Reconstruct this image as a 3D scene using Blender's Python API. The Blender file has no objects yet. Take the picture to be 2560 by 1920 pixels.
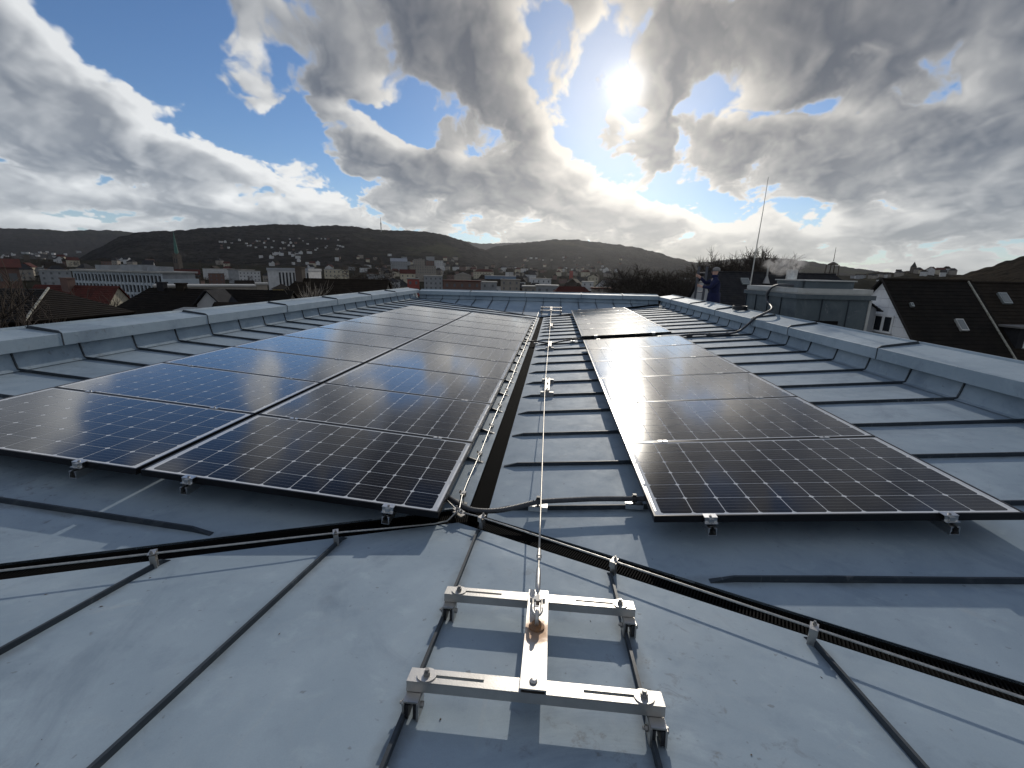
import bpy, bmesh, math, random
from mathutils import Vector, Matrix
from math import radians as R_, sin, cos, tan, pi, sqrt

SC = bpy.context.scene
COL = SC.collection
rnd = random.Random(11)

# ------------------------------------------------------------------ camera
CAM = Vector((0.1765, 0.0, 1.4256))
AX_R = Vector((0.995358, 0.094289, 0.019280)); AX_U = Vector((-0.041363, 0.238230, 0.970327)); AX_F = Vector((-0.086899, 0.966621, -0.241025))
cd = bpy.data.cameras.new('camera'); cam = bpy.data.objects.new('camera', cd); COL.objects.link(cam)
cd.sensor_fit = 'HORIZONTAL'; cd.sensor_width = 36.0; cd.lens = 15.899; cd.clip_start = 0.05; cd.clip_end = 40000
cam.matrix_world = Matrix(((AX_R.x, AX_U.x, -AX_F.x, CAM.x), (AX_R.y, AX_U.y, -AX_F.y, CAM.y), (AX_R.z, AX_U.z, -AX_F.z, CAM.z), (0, 0, 0, 1)))
SC.camera = cam
SC.view_settings.view_transform = 'Standard'; SC.view_settings.look = 'None'
SC.view_settings.gamma = 1.0; SC.view_settings.exposure = 0.0; SC.view_settings.use_curve_mapping = False
SC.cycles.use_denoising = True
SC.cycles.max_bounces = 6; SC.cycles.diffuse_bounces = 2; SC.cycles.glossy_bounces = 3; SC.cycles.volume_bounces = 0
SC.cycles.transparent_max_bounces = 12
SC.cycles.sample_clamp_indirect = 6.0

# ------------------------------------------------------------------ sun and sky
SUN_AZ, SUN_EL = 6.6, 19.2          # degrees from +Y towards +X, degrees above the horizon
SUN = Vector((sin(R_(SUN_AZ)) * cos(R_(SUN_EL)), cos(R_(SUN_AZ)) * cos(R_(SUN_EL)), sin(R_(SUN_EL))))
sl = bpy.data.lights.new('sun', 'SUN'); sl.energy = 2.1; sl.angle = R_(0.55); sl.color = (1.0, 0.93, 0.82)
so = bpy.data.objects.new('sun', sl); COL.objects.link(so)
so.rotation_euler = (-SUN).to_track_quat('-Z', 'Y').to_euler(); so.location = (0, 0, 60)

class NT:
    """a few short cuts for writing shader maths"""
    def __init__(s, tree): s.t = tree; s.n = tree.nodes; s.l = tree.links
    def put(s, sock, v):
        if isinstance(v, bpy.types.NodeSocket): s.l.new(v, sock)
        elif v is not None: sock.default_value = v
    def m(s, op, a, b=None, c=None, clamp=False):
        n = s.n.new('ShaderNodeMath'); n.operation = op; n.use_clamp = clamp
        for i, v in enumerate((a, b, c)): s.put(n.inputs[i], v)
        return n.outputs[0]
    def v(s, op, a, b=None, c=None, scale=None):
        n = s.n.new('ShaderNodeVectorMath'); n.operation = op
        for i, q in enumerate((a, b, c)): s.put(n.inputs[i], q)
        if scale is not None: s.put(n.inputs['Scale'], scale)
        return n.outputs['Value'] if op in ('DOT_PRODUCT', 'LENGTH', 'DISTANCE') else n.outputs['Vector']
    def ramp01(s, x, a, b, smooth=True):
        n = s.n.new('ShaderNodeMapRange'); n.interpolation_type = 'SMOOTHSTEP' if smooth else 'LINEAR'
        s.put(n.inputs['Value'], x); s.put(n.inputs['From Min'], a); s.put(n.inputs['From Max'], b); return n.outputs['Result']
    def mix(s, f, a, b, typ='MIX'):
        n = s.n.new('ShaderNodeMix'); n.data_type = 'RGBA'; n.blend_type = typ; n.clamp_factor = True
        s.put(n.inputs[0], f); s.put(n.inputs[6], a); s.put(n.inputs[7], b); return n.outputs[2]
    def noise(s, vec, scale, detail=4, rough=.5, dist=0.0, lac=2.0, out=0):
        n = s.n.new('ShaderNodeTexNoise'); s.put(n.inputs['Vector'], vec)
        for k, q in (('Scale', scale), ('Detail', detail), ('Roughness', rough), ('Distortion', dist), ('Lacunarity', lac)): s.put(n.inputs[k], q)
        return n.outputs[out]
    def sep(s, vec):
        n = s.n.new('ShaderNodeSeparateXYZ'); s.put(n.inputs[0], vec); return n.outputs
    def comb(s, x, y, z):
        n = s.n.new('ShaderNodeCombineXYZ')
        for i, q in enumerate((x, y, z)): s.put(n.inputs[i], q)
        return n.outputs[0]

# ---- clouds: masses given by where they stand in the sky (azimuth, elevation, half width, half height, turn, weight), broken up by noise
import numpy as np
MASSES = [
 # big cumulus bank low on the left
 (-51, 13.0, 6.5, 6.0, 0, 1.0), (-45, 10.5, 8.0, 2.7, 12, 1.0), (-37.5, 9.7, 4.2, 1.8, 10, .9), (-53, 20, 5.0, 5.0, 0, .8), (-31.5, 8.6, 3.5, 1.2, 12, .55),
 # blue gap above and beside it
 (-40, 19.0, 7.0, 5.0, 25, -1.3), (-33, 13.6, 6.5, 2.3, 16, -1.2), (-27, 12.9, 3.5, 2.0, 20, -.9), (-46.5, 22, 3.5, 5, 0, -.8), (-49, 7.3, 5, .55, 6, -.7), (-20.5, 15.6, 4.0, 1.1, 20, -.8), (-29, 18.0, 2.5, 1.8, 30, -.5),
 # wisps in the gap
 (-34.3, 16.0, 2.9, 1.2, 15, 1.05), (-31.5, 22.2, 2.6, 1.8, 0, .35), (-40, 22.0, 1.2, 1.2, 0, .7), (-42.5, 14.4, 1.0, .7, 0, .6), (-36.5, 17.6, .8, .8, 0, .3),
 # grey mass high above the middle
 (-14, 24.0, 8.0, 4.6, 22, 1.0), (-8.0, 19.5, 3.8, 3.2, 50, .85), (-24.0, 19.8, 4.5, 3.4, 20, .35), (-3, 27, 8, 2.5, 0, .5), (-5.0, 16.0, 2.5, 1.2, 30, .3), (-15, 17.0, 4, .9, 20, -.25),
 # cumulus bank in front of the sun
 (-23.5, 12.2, 5.0, 1.7, 8, 1.0), (-12.5, 10.2, 8.0, 2.2, 11, 1.2), (-0.5, 8.7, 7.0, 2.1, 11, 1.15), (7.0, 6.9, 4.0, 1.4, 14, .8), (-17.5, 13.6, 4, .7, 10, -.4),
 # open sky round the sun
 (3.6, 17.3, 1.7, 2.6, 8, -1.2), (3.2, 20.8, 1.7, 1.6, -20, -.8), (13.9, 17.6, 2.4, 1.3, -20, -.9), (14.0, 8.9, 4.6, 1.6, 20, -1.1), (2.5, 13.3, 3.2, .9, 30, -.8), (-1.5, 25.0, 2.0, 1.2, 0, -.5), (6.5, 24, 1.6, 1.6, 0, -.35), (6.5, 18.7, 1.4, 2.4, 0, -.42),
 # dark clouds to the right of the sun
 (9.2, 15.0, 1.6, 2.8, 8, 1.0), (11.0, 19.0, 1.0, 2.2, 18, .9), (17.0, 13.3, 2.7, 1.9, 15, 1.1), (8.3, 12.3, 3.0, 1.0, 8, .5), (7.5, 15.7, .9, .8, 0, .4),
 # heavy grey on the right
 (19, 22.3, 6.0, 3.6, 10, 1.0), (30, 21, 9.0, 4.0, 12, 1.1), (26, 11.0, 5.0, 1.8, 20, .9), (35.5, 9.9, 6.5, 2.9, 10, 1.25), (44, 12, 6.0, 5.0, 0, 1.0), (42, 22, 8, 5, 0, .8),
 (22.5, 15.6, 4.0, .9, -6, -.25), (31, 14.9, 4.0, .7, -6, -.35), (28.5, 18.9, 1.4, .6, 0, -.75), (24, 6.9, 6, 1.3, 12, -.55), (40, 5.2, 6, .7, 4, -.35),
 # low band over the hills
 (-44, 5.8, 9.0, 1.0, 5, .7), (-28, 4.9, 9, 1.2, 5, .6), (-12, 5.4, 9, 1.0, 6, .4), (4, 4.2, 8, 1.0, 4, .5), (11.6, 5.2, 1.9, 1.7, 0, .85), (20, 4.4, 4, 1.0, 0, .55), (32, 4.6, 6, 1.0, 0, .6), (-36, 3.4, 8, .8, 0, .4),
]
def _hash(ix, iy, k):
    h = (ix * 374761393 + iy * 668265263 + k * 2147483647 + 1013904223) & 0xffffffff
    h = ((h ^ (h >> 13)) * 1274126177) & 0xffffffff
    h = ((h ^ (h >> 16)) * 2246822519) & 0xffffffff
    return ((h ^ (h >> 15)) & 0xffffff).astype(np.float32) / 16777215.0
def perlin(x, y, k):
    xi = np.floor(x); yi = np.floor(y); fx = (x - xi).astype(np.float32); fy = (y - yi).astype(np.float32)
    xi = xi.astype(np.int64); yi = yi.astype(np.int64)
    def g(dx, dy):
        a = _hash(xi + dx, yi + dy, k) * 6.2831853
        return np.cos(a) * (fx - dx) + np.sin(a) * (fy - dy)
    u = fx * fx * fx * (fx * (fx * 6 - 15) + 10); v = fy * fy * fy * (fy * (fy * 6 - 15) + 10)
    a = g(0, 0); b = g(1, 0); c = g(0, 1); d = g(1, 1)
    return (a + u * (b - a)) * (1 - v) + (c + u * (d - c)) * v
def fbm(x, y, k, octs, gain=.5):
    s = 0; a = 1.0
    for o in range(octs):
        s = s + a * perlin(x, y, k + o); a *= gain; x = x * 2.03 + 17.1; y = y * 2.03 - 9.7
    return s
def worley(x, y, k):
    xi = np.floor(x).astype(np.int64); yi = np.floor(y).astype(np.int64); best = np.full(x.shape, 9.0, np.float32)
    for dx in (-1, 0, 1):
        for dy in (-1, 0, 1):
            px = xi + dx + _hash(xi + dx, yi + dy, k); py = yi + dy + _hash(xi + dx, yi + dy, k + 7)
            best = np.minimum(best, ((px - x) ** 2 + (py - y) ** 2).astype(np.float32))
    return np.sqrt(best)
def lookup(F, i, j):
    i = np.clip(i, 0, F.shape[0] - 1.001); j = np.clip(j, 0, F.shape[1] - 1.001)
    i0 = i.astype(np.int32); j0 = j.astype(np.int32); a = i - i0; b = j - j0
    return (F[i0, j0] * (1 - b) + F[i0, j0 + 1] * b) * (1 - a) + (F[i0 + 1, j0] * (1 - b) + F[i0 + 1, j0 + 1] * b) * a
def clouds(a0, a1, e0, e1, step, fine):
    """cover and brightness of the clouds over a window of the sky, degrees"""
    az = np.arange(a0, a1, step, dtype=np.float64); el = np.arange(e0, e1, step, dtype=np.float64)
    A, E = np.meshgrid(az, el)
    ra, re = np.radians(A), np.radians(E)
    s = 1.0 / (np.sin(re) + .16)
    X = np.sin(ra) * np.cos(re) * s; Y = np.cos(ra) * np.cos(re) * s
    U = ra * 8.0 + 40; V = np.log(np.sin(re) + .20) * 5.4 + 60         # rounder heaps seen from the side
    w1 = fbm(U * 1.0, V * 1.0, 3, 4 + fine); w2 = fbm(U * 1.0 + 31, V * 1.0 + 11, 13, 4 + fine)
    AW = A + w1 * 3.2; EW = E + w2 * 2.0 * np.clip(E / 12, .35, 1.2)
    D = (.13 + .16 * np.clip((A + 8) / 16, 0, 1) + .16 * np.exp(-((E - 5) / 3.5) ** 2)).astype(np.float32)
    back = np.clip((np.abs(A) - 56) / 14, 0, 1); D += (back * .12).astype(np.float32)      # broken cloud all round
    back2 = np.clip((E - 26) / 8, 0, 1); D += (back2 * (1 - back) * -.48).astype(np.float32)
    for (a, e, rx, ry, rot, wt) in MASSES:
        c, q = cos(R_(rot)), sin(R_(rot)); dx = AW - a; dy = EW - e
        u = (dx * c - dy * q) / rx; v = (dx * q + dy * c) / ry
        D += (wt * np.exp(-.9 * (u * u + v * v) ** 1.25)).astype(np.float32)
    n = fbm(U * 1.05 + w1 * .22, V * .95 + w2 * .22, 31, 6 + 2 * fine, .47)
    nl = fbm(U * 1.05 + w1 * .22, V * .95 + w2 * .22, 31, 3, .47)
    wx = U * 2.3 + w1 * .6; wy = V * 2.2 + w2 * .6
    pf = .42 - worley(wx, wy, 71); pl = pf + .5 * (.42 - worley(wx * 2.1 + nl, wy * 2.1, 91))
    puff = pl + .26 * (.42 - worley(wx * 4.3, wy * 4.3 + n, 97))
    if fine: puff = puff + .14 * (.42 - worley(wx * 8.9 + n, wy * 8.9, 103))
    bank = np.clip(1.15 - E / 24, .25, 1)                                   # crisp heaps low, torn sheets high
    body = np.clip(D, -1.6, 1.15)
    D = (body + n * (.95 + .35 * (1 - bank)) + puff * .95 * bank).astype(np.float32)
    F = (body + nl * (.95 + .35 * (1 - bank)) + pl * .80 * bank).astype(np.float32)      # the same without its finest crumbs, for the light
    G = .55 * F + .45 * D
    # light let through on the way to the sun
    tx = (SUN_AZ - A); ty = (SUN_EL - E); dist = np.sqrt((tx * np.cos(re)) ** 2 + ty ** 2) + 1e-3
    II, JJ = np.meshgrid(np.arange(A.shape[0]), np.arange(A.shape[1]), indexing='ij')
    T = np.zeros(A.shape, np.float32); prev = 0
    for t in (.18, .4, .7, 1.1, 1.6, 2.3, 3.2, 4.3):
        r = np.minimum(t, dist) / dist
        d = lookup(F, II + ty * r / step, JJ + tx * r / step)
        T += np.clip(d + .05, 0, 1.6) * (t - prev); prev = t
    d1 = lookup(G, II + ty * np.minimum(.45, dist) / dist / step, JJ + tx * np.minimum(.45, dist) / dist / step)
    d2 = lookup(F, II + ty * np.minimum(1.3, dist) / dist / step, JJ + tx * np.minimum(1.3, dist) / dist / step)
    rel = (np.clip(G, -.2, 2) - d1) * .8 + (np.clip(F, -.2, 2) - d2) * .5
    vert = lookup(F, II + np.minimum(1.4, .25 + E * .12) / step, JJ * 1.0)     # cloud standing above this point
    return A, E, D, T, np.clip(vert, -1, 1.5).astype(np.float32), dist, rel.astype(np.float32)
def shade(A, E, D, T, up, dist, rel):
    Dc = np.clip(D, 0, None)
    cs = np.cos(np.radians(np.clip(dist, 0, 180)))
    near = np.exp(-(dist / 30.0) ** 2); glow = np.exp(-(dist / 9.0) ** 1.3); halo = np.exp(-(dist / 1.7) ** 2)
    lit = np.exp(-(.50 + .34 * near) * T) * (.75 + .25 * np.exp(-1.1 * np.clip(up, 0, None)))
    thin = np.exp(-3.4 * Dc)
    lit = np.clip(np.maximum(lit, thin * (.62 + .3 * near)), 0, 1) ** .85
    lit = lit ** (1 + .35 * np.clip((E - 7) / 8, 0, 1))
    soft = (.30 - .20 * np.clip((E - 9) / 8, 0, 1)) * np.exp(-.6 * np.clip(up, 0, None)) * np.exp(-.45 * Dc)
    lit = lit + soft + np.clip(rel, -.25, .6) * (.48 - .22 * near) + .05
    lit = np.clip(lit, 0, 1.05)[..., None]
    def mixc(f, a, b): return np.array(a, np.float32) * (1 - f) + np.array(b, np.float32) * f
    nf = near[..., None]
    dark = mixc(nf, CL_SHADE, CL_SHADE_SUN); bright = mixc(nf, CL_LIT, CL_LIT_SUN) * (1 + .22 * glow + 2.6 * halo)[..., None]
    C = (dark * (1 - lit) + bright * lit) * (.90 + .22 * np.exp(-((E - 6) / 5) ** 2) + .12 * np.clip((-A - 15) / 20, 0, 1))[..., None]
    veil = (np.clip(.40 * glow - np.clip((D + .10) / .3, 0, 1), 0, 1))[..., None]; C = C * (1 - veil) + np.array((.80, .80, .78), np.float32) * (1 + .9 * halo)[..., None] * veil
    low = np.exp(-np.clip(E, 0, None) / 3.2)[..., None] * .72
    C = C * (1 - low) + mixc(nf, CL_HOR, CL_HOR_SUN) * low
    x = np.clip((D + .10) / np.clip(.16 + E * .012, .2, .46), 0, 1); al = x * x * (3 - 2 * x)
    al = al * (.94 - .45 * halo) + .0
    al = np.maximum(np.maximum(al, low[..., 0] * .9), .40 * glow)
    return C.astype(np.float32), al.astype(np.float32)
CL_LIT = (.78, .80, .81); CL_LIT_SUN = (.86, .79, .68)
CL_SHADE = (.150, .175, .215); CL_SHADE_SUN = (.084, .085, .090)
CL_HOR = (.50, .54, .58); CL_HOR_SUN = (.64, .57, .47)
# --- world
def build_world():
    W_, H_ = 4096, 1024; st = 360.0 / W_
    C0, a0 = shade(*clouds(-180, 180, 0.02, 90, st * 4, 0))               # all round, coarse
    img = np.zeros((H_, W_, 4), np.float32)
    ii = np.minimum(np.arange(H_) / 4.0, C0.shape[0] - 1.01)[:, None] + np.zeros((1, W_)); jj = (np.arange(W_) / 4.0)[None, :] + np.zeros((H_, 1))
    for k in range(3): img[..., k] = lookup(C0[..., k], ii, jj)
    img[..., 3] = lookup(a0, ii, jj)
    j0 = int(round((180 - 62) / st)); n = int(round(124 / st)); h = int(round(42 / st))
    C1, a1 = shade(*clouds(-180 + j0 * st, -180 + (j0 + n - .5) * st, 0.02, 0.02 + (h - .5) * st, st, 1))   # the side the view opens to, fine
    img[:a1.shape[0], j0:j0 + a1.shape[1], :3] = C1; img[:a1.shape[0], j0:j0 + a1.shape[1], 3] = a1
    im = bpy.data.images.new('clouds', W_, H_, alpha=True, float_buffer=True, is_data=True)
    im.alpha_mode = 'CHANNEL_PACKED'; im.pixels.foreach_set(img.ravel()); im.update(); im.pack()
    w = bpy.data.worlds.new('World'); SC.world = w; w.use_nodes = True; w.node_tree.nodes.clear()
    w.cycles.sampling_method = 'MANUAL'; w.cycles.sample_map_resolution = 1024
    t = NT(w.node_tree)
    tc = t.n.new('ShaderNodeTexCoord'); d = t.v('NORMALIZE', tc.outputs['Generated']); x, y, z = t.sep(d)
    u = t.m('MULTIPLY_ADD', t.m('ARCTAN2', x, y), 1 / (2 * pi), .5)
    v = t.m('MULTIPLY', t.m('ARCSINE', t.m('MAXIMUM', z, 0.001)), 2 / pi)
    tx = t.n.new('ShaderNodeTexImage'); tx.image = im; tx.extension = 'EXTEND'; tx.interpolation = 'Linear'
    t.l.new(t.comb(u, v, 0.0), tx.inputs['Vector'])
    sky = t.n.new('ShaderNodeTexSky'); sky.sky_type = 'NISHITA'; sky.sun_disc = False
    sky.sun_elevation = R_(SUN_EL); sky.sun_rotation = R_(SUN_AZ); sky.altitude = 200; sky.air_density = 1.0; sky.dust_density = 0.15; sky.ozone_density = 2.5
    A = t.mix(tx.outputs['Alpha'], t.v('MULTIPLY', sky.outputs[0], SKY_GAIN), t.v('SCALE', tx.outputs['Color'], scale=10.0))
    bg = t.n.new('ShaderNodeBackground'); t.l.new(A, bg.inputs[0]); bg.inputs[1].default_value = 0.1
    out = t.n.new('ShaderNodeOutputWorld'); t.l.new(bg.outputs[0], out.inputs[0])
SKY_GAIN = (.60, .74, .92)
build_world()
# ------------------------------------------------------------------ mesh and object helpers
class MB:
    """collects faces and links them as one mesh object"""
    def __init__(s): s.v = []; s.f = []; s.mi = []; s.cur = 0
    def face(s, pts):
        i = len(s.v); s.v += [tuple(p) for p in pts]; s.f.append(tuple(range(i, i + len(pts)))); s.mi.append(s.cur); return s
    def raw(s, vs, fs):
        i = len(s.v); s.v += [tuple(p) for p in vs]
        for f in fs: s.f.append(tuple(i + k for k in f)); s.mi.append(s.cur)
        return s
    def hexa(s, p):                                   # 8 corners: bottom ring then top ring
        return s.raw(p, [(3, 2, 1, 0), (4, 5, 6, 7), (0, 1, 5, 4), (1, 2, 6, 5), (2, 3, 7, 6), (3, 0, 4, 7)])
    def box(s, x0, x1, y0, y1, z0, z1):
        return s.hexa([(x0, y0, z0), (x1, y0, z0), (x1, y1, z0), (x0, y1, z0), (x0, y0, z1), (x1, y0, z1), (x1, y1, z1), (x0, y1, z1)])
    def bar(s, a, b, w, h, up=(0, 0, 1), base=True):  # box along a-b; base: a-b runs along the middle of its underside
        a = Vector(a); b = Vector(b); d = (b - a).normalized(); up = Vector(up); sd = d.cross(up).normalized() * (w / 2); u = sd.cross(d).normalized() * h
        o = Vector((0, 0, 0)) if base else -u / 2
        return s.hexa([a - sd + o, a + sd + o, b + sd + o, b - sd + o, a - sd + o + u, a + sd + o + u, b + sd + o + u, b - sd + o + u])
    def tube(s, pts, r, n=8, cap=True):
        pts = [Vector(p) for p in pts]; rs = r if isinstance(r, (list, tuple)) else [r] * len(pts)
        ring = []; nrm = None
        for i, p in enumerate(pts):
            d = (pts[min(i + 1, len(pts) - 1)] - pts[max(i - 1, 0)]).normalized()
            if nrm is None: nrm = d.orthogonal().normalized()
            else:
                nrm = (nrm - d * nrm.dot(d))
                nrm = nrm.normalized() if nrm.length > 1e-6 else d.orthogonal().normalized()
            bn = d.cross(nrm); i0 = len(s.v)
            for k in range(n):
                a = 2 * pi * k / n; s.v.append(tuple(p + (nrm * cos(a) + bn * sin(a)) * rs[i]))
            ring.append(i0)
        for i in range(len(ring) - 1):
            for k in range(n):
                a, b = ring[i] + k, ring[i] + (k + 1) % n; c, d2 = ring[i + 1] + (k + 1) % n, ring[i + 1] + k
                s.f.append((a, b, c, d2)); s.mi.append(s.cur)
        if cap:
            s.f.append(tuple(reversed([ring[0] + k for k in range(n)]))); s.mi.append(s.cur)
            s.f.append(tuple(ring[-1] + k for k in range(n))); s.mi.append(s.cur)
        return s
    def lathe(s, c, prof, n=16, axis=(0, 0, 1)):      # prof: (radius, height) along axis from c
        c = Vector(c); ax = Vector(axis).normalized(); u = ax.orthogonal().normalized(); v = ax.cross(u); rings = []
        for r, h in prof:
            i0 = len(s.v); rings.append(i0)
            for k in range(n):
                a = 2 * pi * k / n; s.v.append(tuple(c + ax * h + (u * cos(a) + v * sin(a)) * max(r, 1e-5)))
        for i in range(len(rings) - 1):
            for k in range(n):
                s.f.append((rings[i] + k, rings[i] + (k + 1) % n, rings[i + 1] + (k + 1) % n, rings[i + 1] + k)); s.mi.append(s.cur)
        s.f.append(tuple(reversed([rings[0] + k for k in range(n)]))); s.mi.append(s.cur)
        s.f.append(tuple(rings[-1] + k for k in range(n))); s.mi.append(s.cur)
        return s
    def mesh(s, name, mats, smooth=False):
        me = bpy.data.meshes.new(name); me.from_pydata(s.v, [], s.f)
        for m in (mats if isinstance(mats, (list, tuple)) else [mats]): me.materials.append(m)
        if any(s.mi): me.polygons.foreach_set('material_index', s.mi)
        if smooth: me.polygons.foreach_set('use_smooth', [True] * len(me.polygons))
        me.update(); return me
    def build(s, name, mats, parent=None, smooth=False, **kw):
        return obj(name, s.mesh(name, mats, smooth), parent, **kw)

def obj(name, data, parent=None, label=None, cat=None, group=None, kind=None, loc=None, rot=None):
    o = bpy.data.objects.new(name, data); COL.objects.link(o)
    if parent is not None: o.parent = parent
    if loc is not None: o.location = loc
    if rot is not None: o.rotation_euler = rot
    if label: o['label'] = label
    if cat: o['category'] = cat
    if group: o['group'] = group
    if kind: o['kind'] = kind
    return o
def thing(name, label, cat, loc=(0, 0, 0), rotz=0.0, group=None, kind=None):
    return obj(name, None, None, label, cat, group, kind, loc, (0, 0, rotz))
def copy_tree(o, parent=None):
    c = o.copy(); COL.objects.link(c); c.parent = parent
    for ch in list(o.children): copy_tree(ch, c)
    return c
def ray(px, py):                                      # direction in which a spot of the 2560 x 1920 photograph lies
    f = 1130.61; return (AX_F + AX_R * ((px - 1280) / f) - AX_U * ((py - 960) / f)).normalized()
def at(px, py, d):                                    # that spot at d metres from the camera, measured on the ground
    r = ray(px, py); return CAM + r * (d / math.hypot(r.x, r.y))
def on_x(px, py, x): r = ray(px, py); return CAM + r * ((x - CAM.x) / r.x)
def on_y(px, py, y): r = ray(px, py); return CAM + r * ((y - CAM.y) / r.y)
def on_z(px, py, z): r = ray(px, py); return CAM + r * ((z - CAM.z) / r.z)

# ------------------------------------------------------------------ materials
MATS = {}
def mat(name, col, rough=.6, metal=0.0, col2=None, scale=6.0, stretch=(1, 1, 1), amt=.5, bump=0.0, bscale=40.0, detail=5, spec=.5, coat=0.0, coatr=.1, coords='Object', dirt=None, dscale=2.0, damt=.5, rvar=0.0):
    m = bpy.data.materials.new(name); m.use_nodes = True; t = NT(m.node_tree); b = t.n['Principled BSDF']
    c4 = lambda c: (c[0], c[1], c[2], 1.0)
    b.inputs['Base Color'].default_value = c4(col); b.inputs['Roughness'].default_value = rough; b.inputs['Metallic'].default_value = metal
    b.inputs['Specular IOR Level'].default_value = spec; b.inputs['Coat Weight'].default_value = coat; b.inputs['Coat Roughness'].default_value = coatr
    if col2 is not None or bump or dirt is not None or rvar:
        tc = t.n.new('ShaderNodeTexCoord'); P = t.v('MULTIPLY', tc.outputs[coords], stretch)
        c = c4(col)
        n = t.noise(P, scale, detail, .6)
        if col2 is not None: c = t.mix(t.m('MULTIPLY', t.ramp01(n, .32, .68), amt * 2 if amt < .5 else 1.0), c4(col), c4(col2))
        if dirt is not None:
            n2 = t.noise(tc.outputs[coords], dscale, 7, .68, .4)
            c = t.mix(t.m('MULTIPLY', t.ramp01(n2, .52, .74), damt), c, c4(dirt))
        if not isinstance(c, tuple): t.l.new(c, b.inputs['Base Color'])
        if rvar: t.l.new(t.m('MULTIPLY_ADD', t.m('SUBTRACT', n, .5), rvar, rough), b.inputs['Roughness'])
        if bump:
            bn = t.n.new('ShaderNodeBump'); bn.inputs['Strength'].default_value = 1.0; bn.inputs['Distance'].default_value = bump
            t.l.new(t.noise(P, bscale, 4, .6), bn.inputs['Height']); t.l.new(bn.outputs[0], b.inputs['Normal'])
    MATS[name] = m; return m

def zinc_material(name, col, col2, rough, metal, seams=None):
    """pre-weathered zinc: faint rolled streaks, blotches, water marks, slightly wavy sheet"""
    m = bpy.data.materials.new(name); m.use_nodes = True; t = NT(m.node_tree); b = t.n['Principled BSDF']
    tc = t.n.new('ShaderNodeTexCoord'); P = tc.outputs['Object']
    big = t.noise(P, 1.3, 5, .6, .5); mid = t.noise(P, 7.0, 6, .65, .3); fine = t.noise(P, 260.0, 3, .6); grain = t.noise(P, 55.0, 4, .7)
    c = t.mix(t.ramp01(big, .30, .72), (*col, 1), (*col2, 1))
    c = t.mix(t.m('MULTIPLY', t.ramp01(mid, .52, .74), .36), c, (col[0] * .72, col[1] * .74, col[2] * .78, 1))
    c = t.mix(t.m('MULTIPLY', t.ramp01(mid, .46, .28), .40), c, (col2[0] * 1.18, col2[1] * 1.16, col2[2] * 1.12, 1))
    sp = t.noise(P, 34.0, 2, .5); c = t.mix(t.m('MULTIPLY', t.ramp01(sp, .70, .76), .45), c, (.10, .10, .095, 1))        # specks of dirt
    wm = t.noise(P, 3.1, 8, .72, 1.2); c = t.mix(t.m('MULTIPLY', t.ramp01(wm, .60, .70), .22), c, (.42, .43, .42, 1))     # dried water marks
    # scuffs: thin pale scratches lying every way, and runs of old water
    for k, (sx, sy, an) in enumerate(((9, .5, .4), (7, .35, 1.9), (8, .4, 2.7))):
        mp = t.n.new('ShaderNodeMapping'); mp.inputs['Rotation'].default_value = (0, 0, an); mp.inputs['Scale'].default_value = (sx, sy, 1); t.l.new(P, mp.inputs['Vector'])
        sc = t.noise(mp.outputs[0], 6.0 + k, 3, .5, .6); c = t.mix(t.m('MULTIPLY', t.m('MULTIPLY', t.ramp01(sc, .66, .71), t.ramp01(big, .45, .6)), .15), c, (.40, .42, .43, 1))
    ring = t.noise(P, 1.7, 3, .5, .8); rg = t.m('ABSOLUTE', t.m('SUBTRACT', ring, .52)); c = t.mix(t.m('MULTIPLY', t.ramp01(rg, .020, .0), .05), c, (.44, .46, .46, 1))       # edges of dried puddles
    st = t.noise(P, .9, 7, .7, 1.5); c = t.mix(t.m('MULTIPLY', t.ramp01(st, .50, .68), .55), c, (col[0] * .62, col[1] * .64, col[2] * .68, 1))
    if seams:                                            # grime caught along the seams: axis, first seam, spacing
        ax, s0, sp_ = seams; q = t.sep(P)[ax]; f = t.m('FRACT', t.m('ADD', t.m('DIVIDE', t.m('SUBTRACT', q, s0), sp_), .5))
        dd = t.m('MULTIPLY', t.m('ABSOLUTE', t.m('SUBTRACT', f, .5)), sp_)
        gr = t.m('MULTIPLY', t.ramp01(t.m('ADD', dd, t.m('MULTIPLY', t.m('SUBTRACT', mid, .5), .10)), .055, .004), t.ramp01(t.noise(P, 2.3, 5, .65), .38, .62))
        c = t.mix(t.m('MULTIPLY', gr, .50), c, (.085, .090, .092, 1))
    sm = t.m('MULTIPLY', t.ramp01(t.noise(P, 15.0, 6, .72, .5), .55, .70), t.ramp01(t.noise(P, .85, 3, .5), .53, .66)); c = t.mix(t.m('MULTIPLY', sm, .55), c, (.105, .095, .085, 1))     # grime where people stood
    c = t.mix(t.m('MULTIPLY', fine, .22), c, (.10, .11, .12, 1))
    t.l.new(c, b.inputs['Base Color']); b.inputs['Metallic'].default_value = metal; b.inputs['Specular IOR Level'].default_value = .20
    t.l.new(t.m('ADD', t.m('MULTIPLY_ADD', t.m('SUBTRACT', mid, .5), .22, rough), t.m('MULTIPLY', t.m('SUBTRACT', grain, .5), .12)), b.inputs['Roughness'])
    bn = t.n.new('ShaderNodeBump'); bn.inputs['Distance'].default_value = .010; bn.inputs['Strength'].default_value = .8
    hgt = t.m('MULTIPLY_ADD', t.noise(P, 2.6, 2, .5), 1.0, t.m('MULTIPLY', fine, .012))
    t.l.new(hgt, bn.inputs['Height']); t.l.new(bn.outputs[0], b.inputs['Normal'])
    MATS[name] = m; return m
ZC = ((.255, .330, .400), (.335, .415, .485), .66, .05)
ZINC = zinc_material('zinc_upstand', *ZC)
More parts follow.
